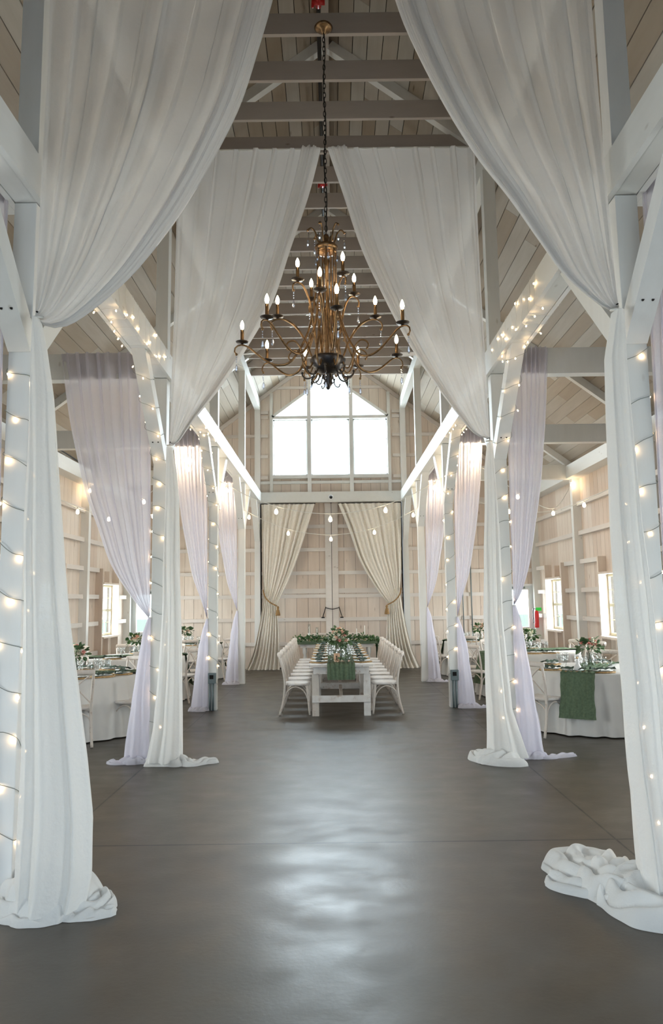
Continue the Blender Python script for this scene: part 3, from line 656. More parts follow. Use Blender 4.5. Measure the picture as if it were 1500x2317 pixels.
# --- cream curtains on the far doors
def linen(sd, inner, label, seed):
    d = thing('linen_curtain', label, 'curtain')
    mb = MB(); Y = 18.62; nt = 50
    P1 = catmull([(x, 0, z) for x, z in inner], nt); P0 = catmull([(sd * 1.78, 0, 4.15), (sd * 1.77, 0, 3.2), (sd * 1.75, 0, 2.4), (sd * 1.70, 0, 1.92)], nt)
    def fu(u, t):
        i = min(nt, round(t * nt)); p = P0[i].lerp(P1[i], u); uu = u + .02 * wob(u * 7, seed); a = .055 * (1 - .65 * t ** 2) * (.7 + .5 * wob(u * 6, t, seed))
        return (p.x, Y + a * (.7 + .5 * math.sin(uu * 23 + seed)) * math.sin(2 * PI * 11 * uu + wob(t * 2, u * 3, seed)), p.z)
    mb.grid(fu, 300, nt)
    A = [(1.70, 1.92), (1.80, 1.26), (1.96, .5), (2.16, .01)]; B = [(1.40, 1.60), (1.36, 1.2), (1.33, .7), (1.32, .01)]
    PA = catmull([(sd * x, 0, z) for x, z in A], nt); PB = catmull([(sd * x, 0, z) for x, z in B], nt)
    def fl(u, t):
        i = min(nt, round(t * nt)); p = PA[i].lerp(PB[i], u); uu = u + .03 * wob(u * 6, seed, 2); a = (.02 + .05 * t) * (.7 + .6 * wob(u * 5, t, seed))
        return (p.x, Y - .02 - .06 * t + a * math.sin(2 * PI * 8 * uu + 1.4 * wob(t * 2, u * 2, seed + 4)) - (.08 * max(0, t - .9) * 10 * (.5 + wob(u * 5, 1, seed)) if t > .9 else 0), max(.006, p.z))
    mb.grid(fl, 150, nt); mb.build('cloth', LINEN, d, True)
    MB().tube([(sd * 1.79, Y, 4.16), (sd * (.40 if sd < 0 else .18), Y, 4.16)], .012, 8).build('curtain_rod', IRON, d, True)
    MB().tube(catmull([(sd * 1.74, Y - .02, 1.98), (sd * 1.68, Y - .10, 1.80), (sd * 1.55, Y - .12, 1.66), (sd * 1.38, Y - .10, 1.57)], 20), .016, 8).build('rope_tie', ROPE, d, True)
    t_ = MB().lathe([(0, 0), (.02, -.005), (.032, -.03), (.03, -.06), (.022, -.07), (.04, -.11), (.058, -.19), (.062, -.235), (0, -.24)], 18, (sd * 1.36, Y - .12, 1.57), wob=lambda r, z, a: r * (1 + .12 * math.sin(9 * a)))
    t_.build('tassel', ROPE, d, True)
linen(-1, [(-.42, 4.15), (-.67, 3.36), (-.9, 2.69), (-1.13, 2.14), (-1.40, 1.60)], 'cream linen curtain left of the far doors, held by a rope with a tassel', 2.2)
linen(1, [(.18, 4.15), (.45, 3.46), (.72, 2.67), (1.1, 2.0), (1.40, 1.60)], 'cream linen curtain right of the far doors, held by a rope with a tassel', 5.4)

# ================================================================ fairy lights
fb = MB().ball((0, 0, -.018), (.0065, .0065, .011), 8, 6); fb.smooth = True; FBM = fb.mesh('bulb', FAIRY)
fs = MB().tube([(0, 0, 0), (0, 0, -.012)], .004, 6); FSM = fs.mesh('bulb_socket', WIRE)
def fairy(label, path, step, seed, name='fairy_light_string', wm=None, wr=.0024):
    rnd = random.Random(seed); d = thing(name, label, 'string lights', group='fairy lights wound round the posts')
    P = catmull(path, max(60, len(path) * 4)); MB().tube(P, wr, 5).build('wire', wm or WIRE, d, True)
    acc = 0; nxt = step * rnd.random(); nb = 0
    for a, b in zip(P, P[1:]):
        L = (b - a).length
        while acc + L > nxt and nb < 90:
            q = a.lerp(b, (nxt - acc) / L); o = bpy.data.objects.new('bulb', FBM); C.objects.link(o); o.parent = d; o.location = q + Vector((rnd.uniform(-.008, .008), -.004, -.006))
            nb += 1
            o.rotation_euler = (rnd.uniform(-.6, .6), rnd.uniform(-.6, .6), 0); nxt += step * rnd.uniform(.8, 1.2)
        acc += L
def helix(sd, D, z0, z1, pitch, seed, r=.088, lean=None):
    rnd = random.Random(seed); pts = []; n = int((z0 - z1) / pitch * 8); z = z0
    for k in range(n + 1):
        a = 2 * PI * k / 8 * -sd + PI / 4; zz = z0 - pitch * k / 8 + rnd.uniform(-.02, .02)
        c, s = math.cos(a), math.sin(a); m = max(abs(c), abs(s)); rr = .075
        pts.append((sd * 1.90 + c / m * rr, D + .07 + s / m * rr, zz))
    return pts
def braceh(sd, D, y0, seed, turns=4):      # wound round the knee brace, from the beam down to the post
    pts = []; rnd = random.Random(seed); n = turns * 8
    for k in range(n + 1):
        t = k / n; c = Vector((sd * 1.90, D + .07 - 1.0 * (1 - t) - .03, 4.20 - .93 * t)); a = 2 * PI * k / 8 * -sd
        cc, ss = math.cos(a), math.sin(a); m = max(abs(cc), abs(ss)); e1 = Vector((1, 0, 0)); e2 = Vector((0, .707, .707))
        pts.append(tuple(c + e1 * cc / m * .076 + e2 * ss / m * .078))
    return pts
def beamh(sd, ya, yb, seed, turns=5):      # wound round the beam
    pts = []; n = turns * 4; rnd = random.Random(seed)
    cor = [(1.784, 4.475), (1.784, 4.19), (2.016, 4.19), (2.016, 4.475)]
    for k in range(n + 1):
        x, z = cor[k % 4]; x2, z2 = cor[(k + 1) % 4]; y = lerp(ya, yb, k / n) + rnd.uniform(-.04, .04)
        pts.append((sd * x, y, z)); pts.append((sd * (x + x2) / 2, y + .03, (z + z2) / 2))
    return pts
for sd in (-1, 1):
    fairy('fairy lights wound round the %s post nearest the camera' % SIDE[sd], helix(sd, 4.38, 3.25, .08, .27, 10 + sd), .21, 20 + sd)
    fairy('fairy lights wound round the second post and its brace on the %s' % SIDE[sd], braceh(sd, 8.07, 7, 3, 4) + helix(sd, 8.07, 3.2, .25, .29, 12 + sd), .23, 30 + sd)
    fairy('fairy lights wound round the %s beam in front of the second post' % SIDE[sd], beamh(sd, 6.0, 7.7, 5 + sd, 8), .26, 40 + sd, wm=WIREW, wr=.0015)
    fairy('fairy lights wound round the third post and its brace on the %s' % SIDE[sd], braceh(sd, 11.77, 7, 3, 4) + helix(sd, 11.77, 3.2, .35, .36, 14 + sd), .25, 50 + sd)
    fairy('fairy lights wound round the %s beam in front of the third post' % SIDE[sd], beamh(sd, 10.3, 11.4, 8 + sd, 5), .22, 60 + sd, wm=WIREW, wr=.0015)

# ---- globe lamps on the tie beams, glowing behind the aisle drapes
for (D, bx) in ((11.77, 2.36), (15.47, 2.32)):
    for sd in (-1, 1):
        gl = thing('globe_lamp', 'round lamp glowing behind the %s aisle drape at the post %s' % (SIDE[sd], pn[D]), 'lamp', (sd * bx, D + .24, 4.02))
        MB().box(-.03, .03, -.10, .03, .16, .20).tube([(0, 0, .05), (0, 0, .17)], .012, 8).build('lamp_arm', IRON, gl); MB().ball((0, 0, 0), .055, 16, 10).build('lamp_globe', LAMP, gl, True)
# ---- festoon strings with larger bulbs
eb = MB().lathe([(0, -.115), (.02, -.108), (.030, -.085), (.028, -.06), (.016, -.035), (.012, -.03)], 12); eb.smooth = True; EBM = eb.mesh('bulb', EDISON)
es = MB().lathe([(.004, .01), (.013, .005), (.015, -.035), (0, -.036)], 10); es.smooth = True; ESM = es.mesh('socket', WIREW)
def festoon(label, path, bulbs):
    d = thing('festoon_light_string', label, 'string lights'); P = catmull(path, 60); MB().tube(P, .006, 6).build('cord', WIREW, d, True)
    for (x, y, z) in bulbs:
        q = min(P, key=lambda p: (p - Vector((x, y, z))).length) if False else Vector((x, y, z))
        s_ = bpy.data.objects.new('socket', ESM); C.objects.link(s_); s_.parent = d; s_.location = q
        b = bpy.data.objects.new('bulb', EBM); C.objects.link(b); b.parent = s_
def cat(x, z0, sag, w=1.85): return z0 + sag * (x / w) ** 2
X5 = [-1.72, -.9, -.01, .9, 1.72]
festoon('festoon string with five bulbs sagging across the nave behind the third posts', [(x, 12.0, cat(x, 3.10, .58)) for x in (-1.85, -1.3, -.7, 0, .7, 1.3, 1.85)], [(x, 12.0, cat(x, 3.08, .58)) for x in X5])
festoon('festoon string with five bulbs sagging across the nave behind the fourth posts', [(x, 15.3, cat(x, 3.05, .56)) for x in (-1.85, -1.3, -.7, 0, .7, 1.3, 1.85)], [(x, 15.3, cat(x, 3.03, .56)) for x in X5])
for sd in (-1, 1):
    festoon('festoon string with bulbs crossing the %s aisle to the outer wall' % SIDE[sd], [(sd * 1.98, 12.1, 4.15), (sd * 2.6, 12.4, 3.9), (sd * 3.5, 13.0, 3.45), (sd * 4.2, 13.8, 3.36), (sd * 4.8, 14.8, 3.8), (sd * 5.12, 15.45, 4.17)], [(sd * 2.4, 12.3, 4.0), (sd * 3.3, 12.85, 3.53), (sd * 4.2, 13.8, 3.34), (sd * 5.1, 15.4, 4.14)])
    festoon('festoon string with bulbs high in the far %s aisle' % SIDE[sd], [(sd * 1.98, 14.0, 4.1), (sd * 3.0, 14.1, 3.5), (sd * 4.2, 13.6, 3.3), (sd * 5.18, 11.9, 3.75)], [(sd * 2.3, 14.03, 3.9), (sd * 3.4, 13.95, 3.4), (sd * 4.55, 13.1, 3.40)])

# ================================================================ chandelier
def chandelier():
    X, Y = -.005, 6.2
    ch = thing('chandelier', 'large aged-gold chandelier with candle bulbs and crystal drops hanging in the nave', 'chandelier', (X, Y, 3.4))
    Z = -3.4
    mb = MB(); mb.lathe([(0, 0), (.075, -.004), (.085, -.02), (.07, -.035), (.03, -.045), (.018, -.08), (0, -.082)], 24, (0, 0, 6.95 + Z)); mb.build('canopy', BRONZE, ch, True)
    mb = MB(); z = 6.88
    k = 0
    while z > 4.93:
        pts = []
        for j in range(13):
            a = 2 * PI * j / 12; c, s = math.cos(a) * .011, math.sin(a) * .030
            pts.append((c if k % 2 else 0, 0 if k % 2 else c, z - .025 + s + Z))
        mb.tube(pts, .0038, 5, cap=False); z -= .046; k += 1
    mb.tube(catmull([(.004, 0, 6.88 + Z)] + [(.012 * math.sin(i * 1.7), .012 * math.cos(i * 2.1), 6.88 - i * .2 + Z) for i in range(1, 10)] + [(0, 0, 4.93 + Z)], 60), .0045, 5)
    mb.build('chain', IRON, ch, True)
    mb = MB()
    mb.lathe([(0, 4.92), (.02, 4.91), (.03, 4.88), (.02, 4.84), (.05, 4.82), (.095, 4.805), (.105, 4.79), (.10, 4.77), (.085, 4.76), (.09, 4.745), (.07, 4.74), (0, 4.735)], 28, (0, 0, Z))
    mb.lathe([(.008, 4.74), (.02, 4.70), (.032, 4.66), (.018, 4.62), (.012, 4.3), (.016, 4.25), (.036, 4.22), (.040, 4.20), (.034, 4.16), (.030, 3.99), (.036, 3.96), (.018, 3.93), (.014, 3.75)], 20, (0, 0, Z))
    mb.build('centre_column', BRONZE, ch, True)
    for i in range(7):
        a = i * PI / 3.5 + .2; c, s = math.cos(a), math.sin(a)
        mb = MB(); mb.tube(catmull([(c * r, s * r, z + Z) for r, z in ((.085, 4.76), (.083, 4.5), (.075, 4.2), (.085, 4.0), (.11, 3.85), (.12, 3.76))], 24), .007, 7); mb.build('stem_rod', BRONZE, ch, True)
    mb = MB(); mb.lathe([(.02, 3.78), (.148, 3.775), (.158, 3.762), (.155, 3.745), (.14, 3.71), (.105, 3.665), (.06, 3.635), (.045, 3.62), (.05, 3.595), (.03, 3.575), (.042, 3.55), (.022, 3.52), (.014, 3.50), (0, 3.49)], 28, (0, 0, Z)); mb.build('bowl', BOWL, ch, True)
    def pt(a, r, z): return (math.cos(a) * r, math.sin(a) * r, z + Z)
    cupm = MB().lathe([(0, 0), (.012, .002), (.014, .012), (.05, .02), (.056, .028), (.04, .030), (.02, .034), (0, .034)], 18); cupm.smooth = True; CUP = cupm.mesh('drip_cup', BOWL)
    sl = MB().lathe([(.015, .032), (.015, .135), (.008, .137)], 12); sl.smooth = True; SLV = sl.mesh('candle_sleeve', BRONZE)
    bl = MB().lathe([(.006, .135), (.014, .15), (.0175, .168), (.016, .188), (.009, .208), (.002, .222), (0, .224)], 12); bl.smooth = True; BLB = bl.mesh('candle_bulb', BULB)
    cd = MB()
    for q in range(3): cd.ball((0, 0, -.012 - q * .022), (.006, .006, .009), 6, 4)
    cd.lathe([(.001, -.075), (.009, -.09), (.015, -.125), (.010, -.14), (0, -.152)], 6); CRY = cd.mesh('crystal_drop', CRYSTAL)
    def arm(az, prof, rc, zc, rt):
        a = math.radians(az); mb = MB(); P = catmull([pt(a, r, z) for r, z in prof], 44); mb.tube(P, [.0065 + .004 * math.sin(PI * i / 44) for i in range(45)], 8)
        e = prof[0]; mb.ball(pt(a, e[0], e[1]), .012, 8, 6)
        o = mb.build('arm', BRONZE, ch, True)
        for nm, me in (('drip_cup', CUP), ('candle_sleeve', SLV), ('candle_bulb', BLB)):
            q = bpy.data.objects.new(nm, me); C.objects.link(q); q.parent = o; q.location = pt(a, rc, zc)
        q = bpy.data.objects.new('crystal_drop', CRY); C.objects.link(q); q.parent = o; q.location = pt(a, e[0], e[1] - .012)
    for az in (-84, -34, 31, 67, 107, 140, -179, -130):
        arm(az, [(.795, 3.815), (.812, 3.845), (.80, 3.88), (.76, 3.90), (.70, 3.885), (.62, 3.82), (.52, 3.745), (.42, 3.715), (.32, 3.75), (.22, 3.90), (.15, 4.08), (.11, 4.3), (.085, 4.45)], .745, 3.90, 0)
    for az in (-97, 18, 80, 167):
        arm(az, [(.505, 4.09), (.52, 4.12), (.505, 4.155), (.46, 4.175), (.38, 4.16), (.28, 4.08), (.19, 3.93), (.15, 3.82), (.10, 3.745)], .455, 4.175, 0)
    for az in (-62, 33, 119, -148):
        arm(az, [(.335, 4.32), (.345, 4.35), (.33, 4.385), (.29, 4.40), (.24, 4.38), (.185, 4.28), (.15, 4.12), (.12, 3.93), (.09, 3.75)], .295, 4.40, 0)
    for i in range(8):
        a = math.radians(22 + i * 45); mb = MB(); P = catmull([pt(a, r, z) for r, z in ((.14, 3.73), (.165, 3.67), (.20, 3.67), (.235, 3.74), (.25, 3.83), (.30, 3.89), (.355, 3.88), (.38, 3.84), (.365, 3.81))], 30)
        mb.tube(P, .0075, 7); mb.ball(P[-1], .011, 8, 6); mb.build('scroll', BRONZE, ch, True)
        a += .3; mb = MB(); P = catmull([pt(a, r, z) for r, z in ((.09, 3.71), (.13, 3.62), (.18, 3.60), (.22, 3.62), (.225, 3.65))], 20); mb.tube(P, .007, 7); mb.ball(P[-1], .012, 8, 6); o = mb.build('scroll', BOWL, ch, True)
        q = bpy.data.objects.new('crystal_drop', CRY); C.objects.link(q); q.parent = o; q.location = pt(a, .185, 3.595)
    for i in range(6):
        a = math.radians(10 + i * 60); mb = MB(); P = catmull([pt(a, r, z) for r, z in ((.05, 4.80), (.08, 4.86), (.10, 4.93), (.135, 4.965), (.165, 4.94))], 18); mb.tube(P, .0075, 7); mb.ball(P[-1], .012, 8, 6); o = mb.build('crown_scroll', BRONZE, ch, True)
        q = bpy.data.objects.new('crystal_drop', CRY); C.objects.link(q); q.parent = o; q.location = pt(a, .165, 4.93)
        q = bpy.data.objects.new('crystal_drop', CRY); C.objects.link(q); q.parent = o; q.location = pt(a + .5, .10, 4.78)
    for i in range(4):
        a = i * PI / 2 + .5; mb = MB(); mb.tube(catmull([pt(a, r, z) for r, z in ((.05, 3.62), (.07, 3.54), (.105, 3.53), (.12, 3.56))], 12), .005, 6); mb.build('finial_scroll', BOWL, ch, True)
chandelier()
sp = thing('sprinkler_pipe', 'black sprinkler pipe with red fittings running along under the roof ridge', 'pipe', (0, 0, 0))
MB().tube([(-.06, YF + .1, 8.05), (-.06, YB - .05, 8.05)], .024, 10).build('pipe', IRON, sp, True)
for y in (3.7, 7.15, 10.61, 14.1): MB().tube([(-.13, y, 8.04), (.01, y, 8.04)], .032, 10).tube([(-.06, y - .07, 8.05), (-.06, y + .07, 8.05)], .034, 10).tube([(-.12, y, 8.04), (-.12, y, 7.98)], .015, 8).build('fitting', RED, sp, True)
for sd in (-1, 1):
    fan = thing('ceiling_fan', 'white ceiling fan hanging over the %s aisle, mostly behind the drape' % SIDE[sd], 'fan', (sd * 2.05, 13.2, 6.22))
    MB().tube([(0, 0, .05), (0, 0, .62)], .014, 8).build('downrod', WHITEP, fan, True); MB().lathe([(0, -.09), (.06, -.085), (.10, -.05), (.11, .02), (.07, .06), (0, .07)], 20).build('motor_housing', WHITEP, fan, True)
    for k in range(5):
        a = math.radians((-8 if sd < 0 else 176) + 72 * k); c, s_ = math.cos(a), math.sin(a); q = MB()
        def bp_(r, w_, z): return (c * r - s_ * w_, s_ * r + c * w_, z)
        q.hexa([bp_(.12, -.04, .0), bp_(.72, -.07, -.012), bp_(.72, .07, .02), bp_(.12, .04, .012), bp_(.12, -.04, .008), bp_(.72, -.07, -.004), bp_(.72, .07, .028), bp_(.12, .04, .02)]).build('blade', WHITEP, fan)
# ================================================================ chairs
def rounded_seat(a, z, r):
    n = 28; out = []
    for k in range(n):
        t = 2 * PI * k / n; c, s = math.cos(t), math.sin(t); e = .62
        x = abs(c) ** e * (1 if c > 0 else -1) * r; y = abs(s) ** e * (1 if s > 0 else -1) * (r * .98)
        out.append((x * (1 + .06 * (y / r)), y, z))
    return out
def make_chair():
    t = thing('cross_back_chair', 'chair', 'chair')
    mb = MB(); rings = [rounded_seat(0, .425, .185), rounded_seat(0, .43, .20), rounded_seat(0, .455, .205), rounded_seat(0, .463, .195), rounded_seat(0, .458, .12)]
    n = 28
    for rg in rings: mb.v += rg
    for i in range(len(rings) - 1):
        for k in range(n): a = i * n + k; b = i * n + (k + 1) % n; mb.face([a, b, b + n, a + n], .5)
    mb.face(list(range(n))[::-1], .5); mb.face([(len(rings) - 1) * n + k for k in range(n)], .5)
    mb.build('seat', SEATM, t, True)
    for s in (-1, 1):
        mb = MB().tube(catmull([(s * .165, .15, .43), (s * .172, .165, .25), (s * .185, .19, .0)], 8), [.019 - .0006 * i for i in range(9)], 8); mb.build('leg', CHAIRW, t, True)
        mb = MB().tube(catmull([(s * .195, -.26, .0), (s * .185, -.205, .2), (s * .178, -.18, .44), (s * .185, -.20, .62), (s * .195, -.24, .80), (s * .19, -.255, .86)], 16), .0165, 8); mb.build('rear_leg', CHAIRW, t, True)
        mb = MB().tube(catmull([(s * .175, -.185, .50), (s * .06, -.215, .63), (-s * .05, -.235, .75), (-s * .165, -.245, .84)], 12), .009, 6); mb.build('cross_slat', CHAIRW, t, True)
        # bent arches under the seat sides
        mb = MB().tube(catmull([(s * .183, -.19, .22), (s * .180, -.14, .35), (s * .175, -.02, .41), (s * .175, .10, .35), (s * .18, .165, .22)], 16), .009, 6); mb.build('arch_brace', CHAIRW, t, True)
    for yy in (.165, -.185):
        mb = MB().tube(catmull([(-.175, yy, .22), (-.15, yy, .34), (0, yy * .95, .405), (.15, yy, .34), (.175, yy, .22)], 16), .009, 6); mb.build('arch_brace', CHAIRW, t, True)
    # curved crest rail
    P = catmull([(-.215, -.235, .865), (-.15, -.275, .872), (0, -.295, .876), (.15, -.275, .872), (.215, -.235, .865)], 18)
    mb = MB(); base = 0
    for i, p in enumerate(P):
        for k in range(8):
            a = 2 * PI * k / 8; e = .8 if i in (0, len(P) - 1) else 1; mb.v.append((p.x, p.y + math.cos(a) * .014 * e, p.z + math.sin(a) * .032 * e))
    for i in range(len(P) - 1):
        for k in range(8): a = i * 8 + k; b = i * 8 + (k + 1) % 8; mb.face([a, b, b + 8, a + 8], .5)
    mb.face(list(range(8)), .5); mb.face([(len(P) - 1) * 8 + k for k in range(8)], .5)
    mb.build('crest_rail', CHAIRW, t, True)
    return t
CH0 = make_chair(); CH_used = False
def chair(x, y, rz, label, group):
    global CH_used
    if not CH_used:
        CH_used = True; CH0.location = (x, y, 0); CH0.rotation_euler = (0, 0, rz); CH0['label'] = label; CH0['group'] = group; return CH0
    return dup(CH0, (x, y, 0), rz, label, group)

# ================================================================ tableware prototypes
def place_proto(name, cat): return thing(name, name, cat)
charger_me = MB(); 
for q in range(5): charger_me.tube([((.15 - q * .014) * math.cos(a) + .004 * math.sin(7 * a + q), (.15 - q * .014) * math.sin(a), .008 + .004 * math.sin(18 * a + q)) for a in [k * PI / 18 for k in range(37)]], .008, 5, cap=False)
charger_me.lathe([(0, .004), (.14, .004), (.15, .01)], 24); charger_me.smooth = True; CHARGER = charger_me.mesh('charger', RATTAN)
pm = MB().lathe([(0, .012), (.075, .012), (.12, .022), (.125, .026), (.07, .018), (0, .018)], 28); pm.smooth = True; PLATE = pm.mesh('dinner_plate', CARD)
def napkin_mesh(seed):
    mb = MB()
    def top(u, t, s=1):
        x = (u - .5) * .30; y = (t - .5) * .11 * (.55 + .5 * abs(u - .5) * 2 + .15 * wob(u * 3, 0, seed))
        z = .030 + .022 * math.sin(PI * t) + .016 * wob(u * 5, t * 3, seed) + .012 * abs(math.sin(9 * u + seed)) * (1 if s > 0 else 0)
        return (x, y + .008 * math.sin(8 * u + seed), max(.02, z) if s > 0 else .02)
    mb.grid(top, 22, 8); mb.grid(lambda u, t: top(u, t, -1), 22, 8)
    mb.smooth = True; return mb.mesh('napkin', NAPKIN)
NAPS = [napkin_mesh(s) for s in (1.1, 2.7, 4.9)]
gm = MB().lathe([(.033, .002), (.033, .004), (.006, .008), (.0045, .06), (.008, .075), (.028, .09), (.037, .12), (.037, .16), (.033, .18), (.032, .18), (.035, .15), (.034, .12), (.024, .094), (0, .088)], 16); gm.smooth = True; GOB = gm.mesh('goblet', GLASS)
tm = MB().lathe([(0, .002), (.026, .003), (.030, .08), (.028, .08), (.024, .008), (0, .008)], 16); tm.smooth = True; TUM = tm.mesh('votive', GLASS)
fk = MB().box(-.003, .003, -.09, .04, .002, .004).box(-.010, .010, .04, .09, .002, .004); FORK = fk.mesh('cutlery', GOLD)
def inst(name, me, loc, rz, label, cat, group):
    o = bpy.data.objects.new(name, me); C.objects.link(o); o.location = loc; o.rotation_euler = (0, 0, rz); return tag(o, label, cat, group)
def setting(x, y, z, rz, where, seed, glass_d=.24):
    rnd = random.Random(seed); g = where[1]; wh = where[0]
    inst('charger', CHARGER, (x, y, z), rz, 'woven gold charger at ' + wh, 'charger', 'chargers on ' + g)
    inst('dinner_plate', PLATE, (x, y, z), rz, 'white plate at ' + wh, 'plate', 'plates on ' + g)
    inst('napkin', NAPS[seed % 3], (x, y, z), rz + rnd.uniform(-.25, .25), 'dark green napkin at ' + wh, 'napkin', 'napkins on ' + g)
    d = Vector((-math.sin(rz), math.cos(rz), 0)); s_ = Vector((math.cos(rz), math.sin(rz), 0))
    for k, (a, b, nm) in enumerate(((glass_d - .03, .06, 'left-hand'), (glass_d + .01, -.035, 'right-hand'))):
        p = Vector((x, y, z)) + d * a + s_ * b; inst('goblet', GOB, p, 0, '%s goblet at %s' % (nm, wh), 'glass', 'goblets on ' + g)

# ================================================================ flowers
def bouquet(loc, h, spread, label, seed, mix, vase='jar', nfl=14, nlf=46, cat='flowers', vlabel=None):
    rnd = random.Random(seed); t = thing('flower_arrangement', label, cat, loc)
    vh = h * .42
    if vase == 'jar':
        MB().lathe([(0, .003), (vh * .36, .004), (vh * .40, vh * .1), (vh * .40, vh * .7), (vh * .28, vh * .88), (vh * .32, vh), (vh * .29, vh), (vh * .25, vh * .88), (vh * .36, vh * .68), (vh * .36, .02), (0, .015)], 18).build('vase', GLASS, t, True)
        MB().lathe([(0, .016), (vh * .34, .02), (vh * .34, vh * .5), (0, vh * .5)], 14).build('water', GLASS, t, True)
    else:
        MB().lathe([(0, .003), (vh * .22, .004), (vh * .26, vh * .3), (vh * .18, vh * .8), (vh * .24, vh), (0, vh * .97)], 18).build('vase', BARK if vase == 'wood' else CARD, t, True)
    st = MB(); lf = MB(); fl = {}
    c = Vector((0, 0, vh + (h - vh) * .45))
    for k in range(9):
        a = rnd.uniform(0, 2 * PI); st.tube([(math.cos(a) * vh * .2, math.sin(a) * vh * .2, .02), (0, 0, vh), (math.cos(a) * spread * .5, math.sin(a) * spread * .5, h * .8)], .003, 5)
    st.build('stems', STEM, t, True)
    for k in range(nlf):
        a = rnd.uniform(0, 2 * PI); e = rnd.uniform(-.7, 1.1); d = Vector((math.cos(a) * math.cos(e), math.sin(a) * math.cos(e), math.sin(e)))
        p = c + Vector((d.x * spread, d.y * spread, d.z * (h - vh) * .5)) * rnd.uniform(.5, 1.0); n = Vector((rnd.uniform(-1, 1), rnd.uniform(-1, 1), 1))
        L = rnd.uniform(.05, .09); lf.leaf(p, d + Vector((0, 0, rnd.uniform(-.5, .3))), n, L, L * .75, rnd.random())
    o = lf.build('foliage', LEAF if seed % 2 else LEAFD, t); 
    for k in range(nfl):
        a = rnd.uniform(0, 2 * PI); e = rnd.uniform(-.1, 1.35); d = Vector((math.cos(a) * math.cos(e), math.sin(a) * math.cos(e), math.sin(e)))
        p = c + Vector((d.x * spread * .75, d.y * spread * .75, d.z * (h - vh) * .52)) * rnd.uniform(.75, 1.0); r = rnd.uniform(.028, .046)
        mm = mix[k % len(mix)]; fb_ = MB(); fb_.ball(p, r * .62, 10, 6, wob=.4)
        for q in range(9):
            aa = q * 2.4; dd = Vector((math.cos(aa), math.sin(aa), .5 + .1 * (q % 3))); fb_.leaf(p - Vector((0, 0, r * .2)), dd, Vector((0, 0, 1)), r * 1.15, r * 1.1)
        fb_.build('flower_head', mm, t, True)
    return t

# ================================================================ long farm tables
TX = .12; TZ = .75
farm = None
for k in range(3):
    Y0 = 10.95 + k * 1.83; Y1 = Y0 + 1.825
    lab = 'long distressed-white farm table down the nave, %s of the three set end to end' % ('nearest', 'middle one', 'farthest')[k]
    t = thing('farm_table', lab, 'table', (TX, (Y0 + Y1) / 2, 0), group='farm tables down the nave'); hl = .9125
    mb = MB()
    for i in range(5): mb.box(-.47 + i * .188 + .001, -.47 + (i + 1) * .188 - .001, -hl, hl, .715, TZ)
    mb.build('table_top', TABLEW, t)
    mb = MB(); mb.box(-.41, .41, -hl + .06, -hl + .085, .61, .715).box(-.41, .41, hl - .085, hl - .06, .61, .715).box(-.41, -.385, -hl + .09, hl - .09, .61, .715).box(.385, .41, -hl + .09, hl - .09, .61, .715); mb.build('apron', TABLEW, t)
    for sx_ in (-1, 1):
        for sy in (-1, 1): bevel(MB().box(*sorted((sx_ * .33, sx_ * .43)), *sorted((sy * (hl - .09), sy * (hl - .19))), 0, .61).build('leg', TABLEW, t), .005)
    for sy in (-1, 1): bevel(MB().box(-.43, .43, *sorted((sy * (hl - .065), sy * (hl - .089))), .2, .30).build('end_stretcher', TABLEW, t), .004)
    bevel(MB().box(-.025, .025, -hl + .19, hl - .19, .235, .285).build('long_stretcher', TABLEW, t), .004)
for k in range(8):
    y = 11.38 + .637 * k
    for sd in (-1, 1):
        where = ('the %s place, %s side of long table' % (ORD[k], SIDE[sd]), 'the long table')
        chair(TX + sd * .66, y, PI / 2 if sd > 0 else -PI / 2, 'whitewashed cross-back chair, %s on the %s side of the long table' % (ORD[k], SIDE[sd]), 'chairs along the long table')
        setting(TX + sd * .325, y - .02, TZ, PI / 2 if sd > 0 else -PI / 2, where, k * 2 + (sd > 0), glass_d=.17)
# gauze runner along the table, hanging over the front end
def runner(path, w_, name, label, seed, width_dir=(1, 0, 0), m=GREEN, cat='table runner', nt=120, nu=40):
    P = catmull(path, nt); wd = Vector(width_dir); mb = MB()
    def fn(u, t):
        i = min(nt, round(t * nt)); p = P[i]; d = (P[min(i + 1, nt)] - P[max(i - 1, 0)]).normalized(); n = wd.cross(d).normalized()
        if n.z < 0 and abs(n.z) > .5: n = -n
        elif abs(n.z) <= .5: n = n if n.dot(Vector((0, -1, 0))) > 0 else -n
        ww = w_ * (1 + .06 * wob(t * 30, 0, seed) + .05 * wob(t * 8, 3, seed)); a = .009
        return p + wd * (u - .5) * ww + n * (a * (1 + wob(u * 9, t * 40, seed)) + .006 * (1 + math.sin(u * 40 + 2 * wob(t * 9, u, seed))))
    mb.grid(fn, nu, nt); o = mb.build(name, m, None, True); return tag(o, label, cat)
runner([(TX, 16.45, TZ + .001), (TX, 14, TZ + .001), (TX, 12, TZ + .001), (TX, 11.2, TZ + .001), (TX, 10.97, TZ + .001), (TX, 10.93, TZ - .02), (TX, 10.92, TZ - .12), (TX, 10.92, TZ - .215)], .40, 'table_runner', 'sage green gauze runner down the long table, hanging over its near end', 3, nt=260)
rnd = random.Random(5)
lf = MB()
for k in range(420):
    y = rnd.uniform(11.1, 16.3); x = TX + rnd.gauss(0, .09); lf.leaf((x, y, TZ + .03 + rnd.uniform(0, .045)), (rnd.uniform(-1, 1), rnd.uniform(-1, 1), rnd.uniform(-.2, .7)), (rnd.uniform(-.6, .6), rnd.uniform(-.6, .6), 1), rnd.uniform(.03, .055), rnd.uniform(.02, .035), rnd.random())
tag(lf.build('greenery_sprigs', LEAF), 'loose eucalyptus leaves strewn along the runner of the long table', 'greenery', kind='stuff')
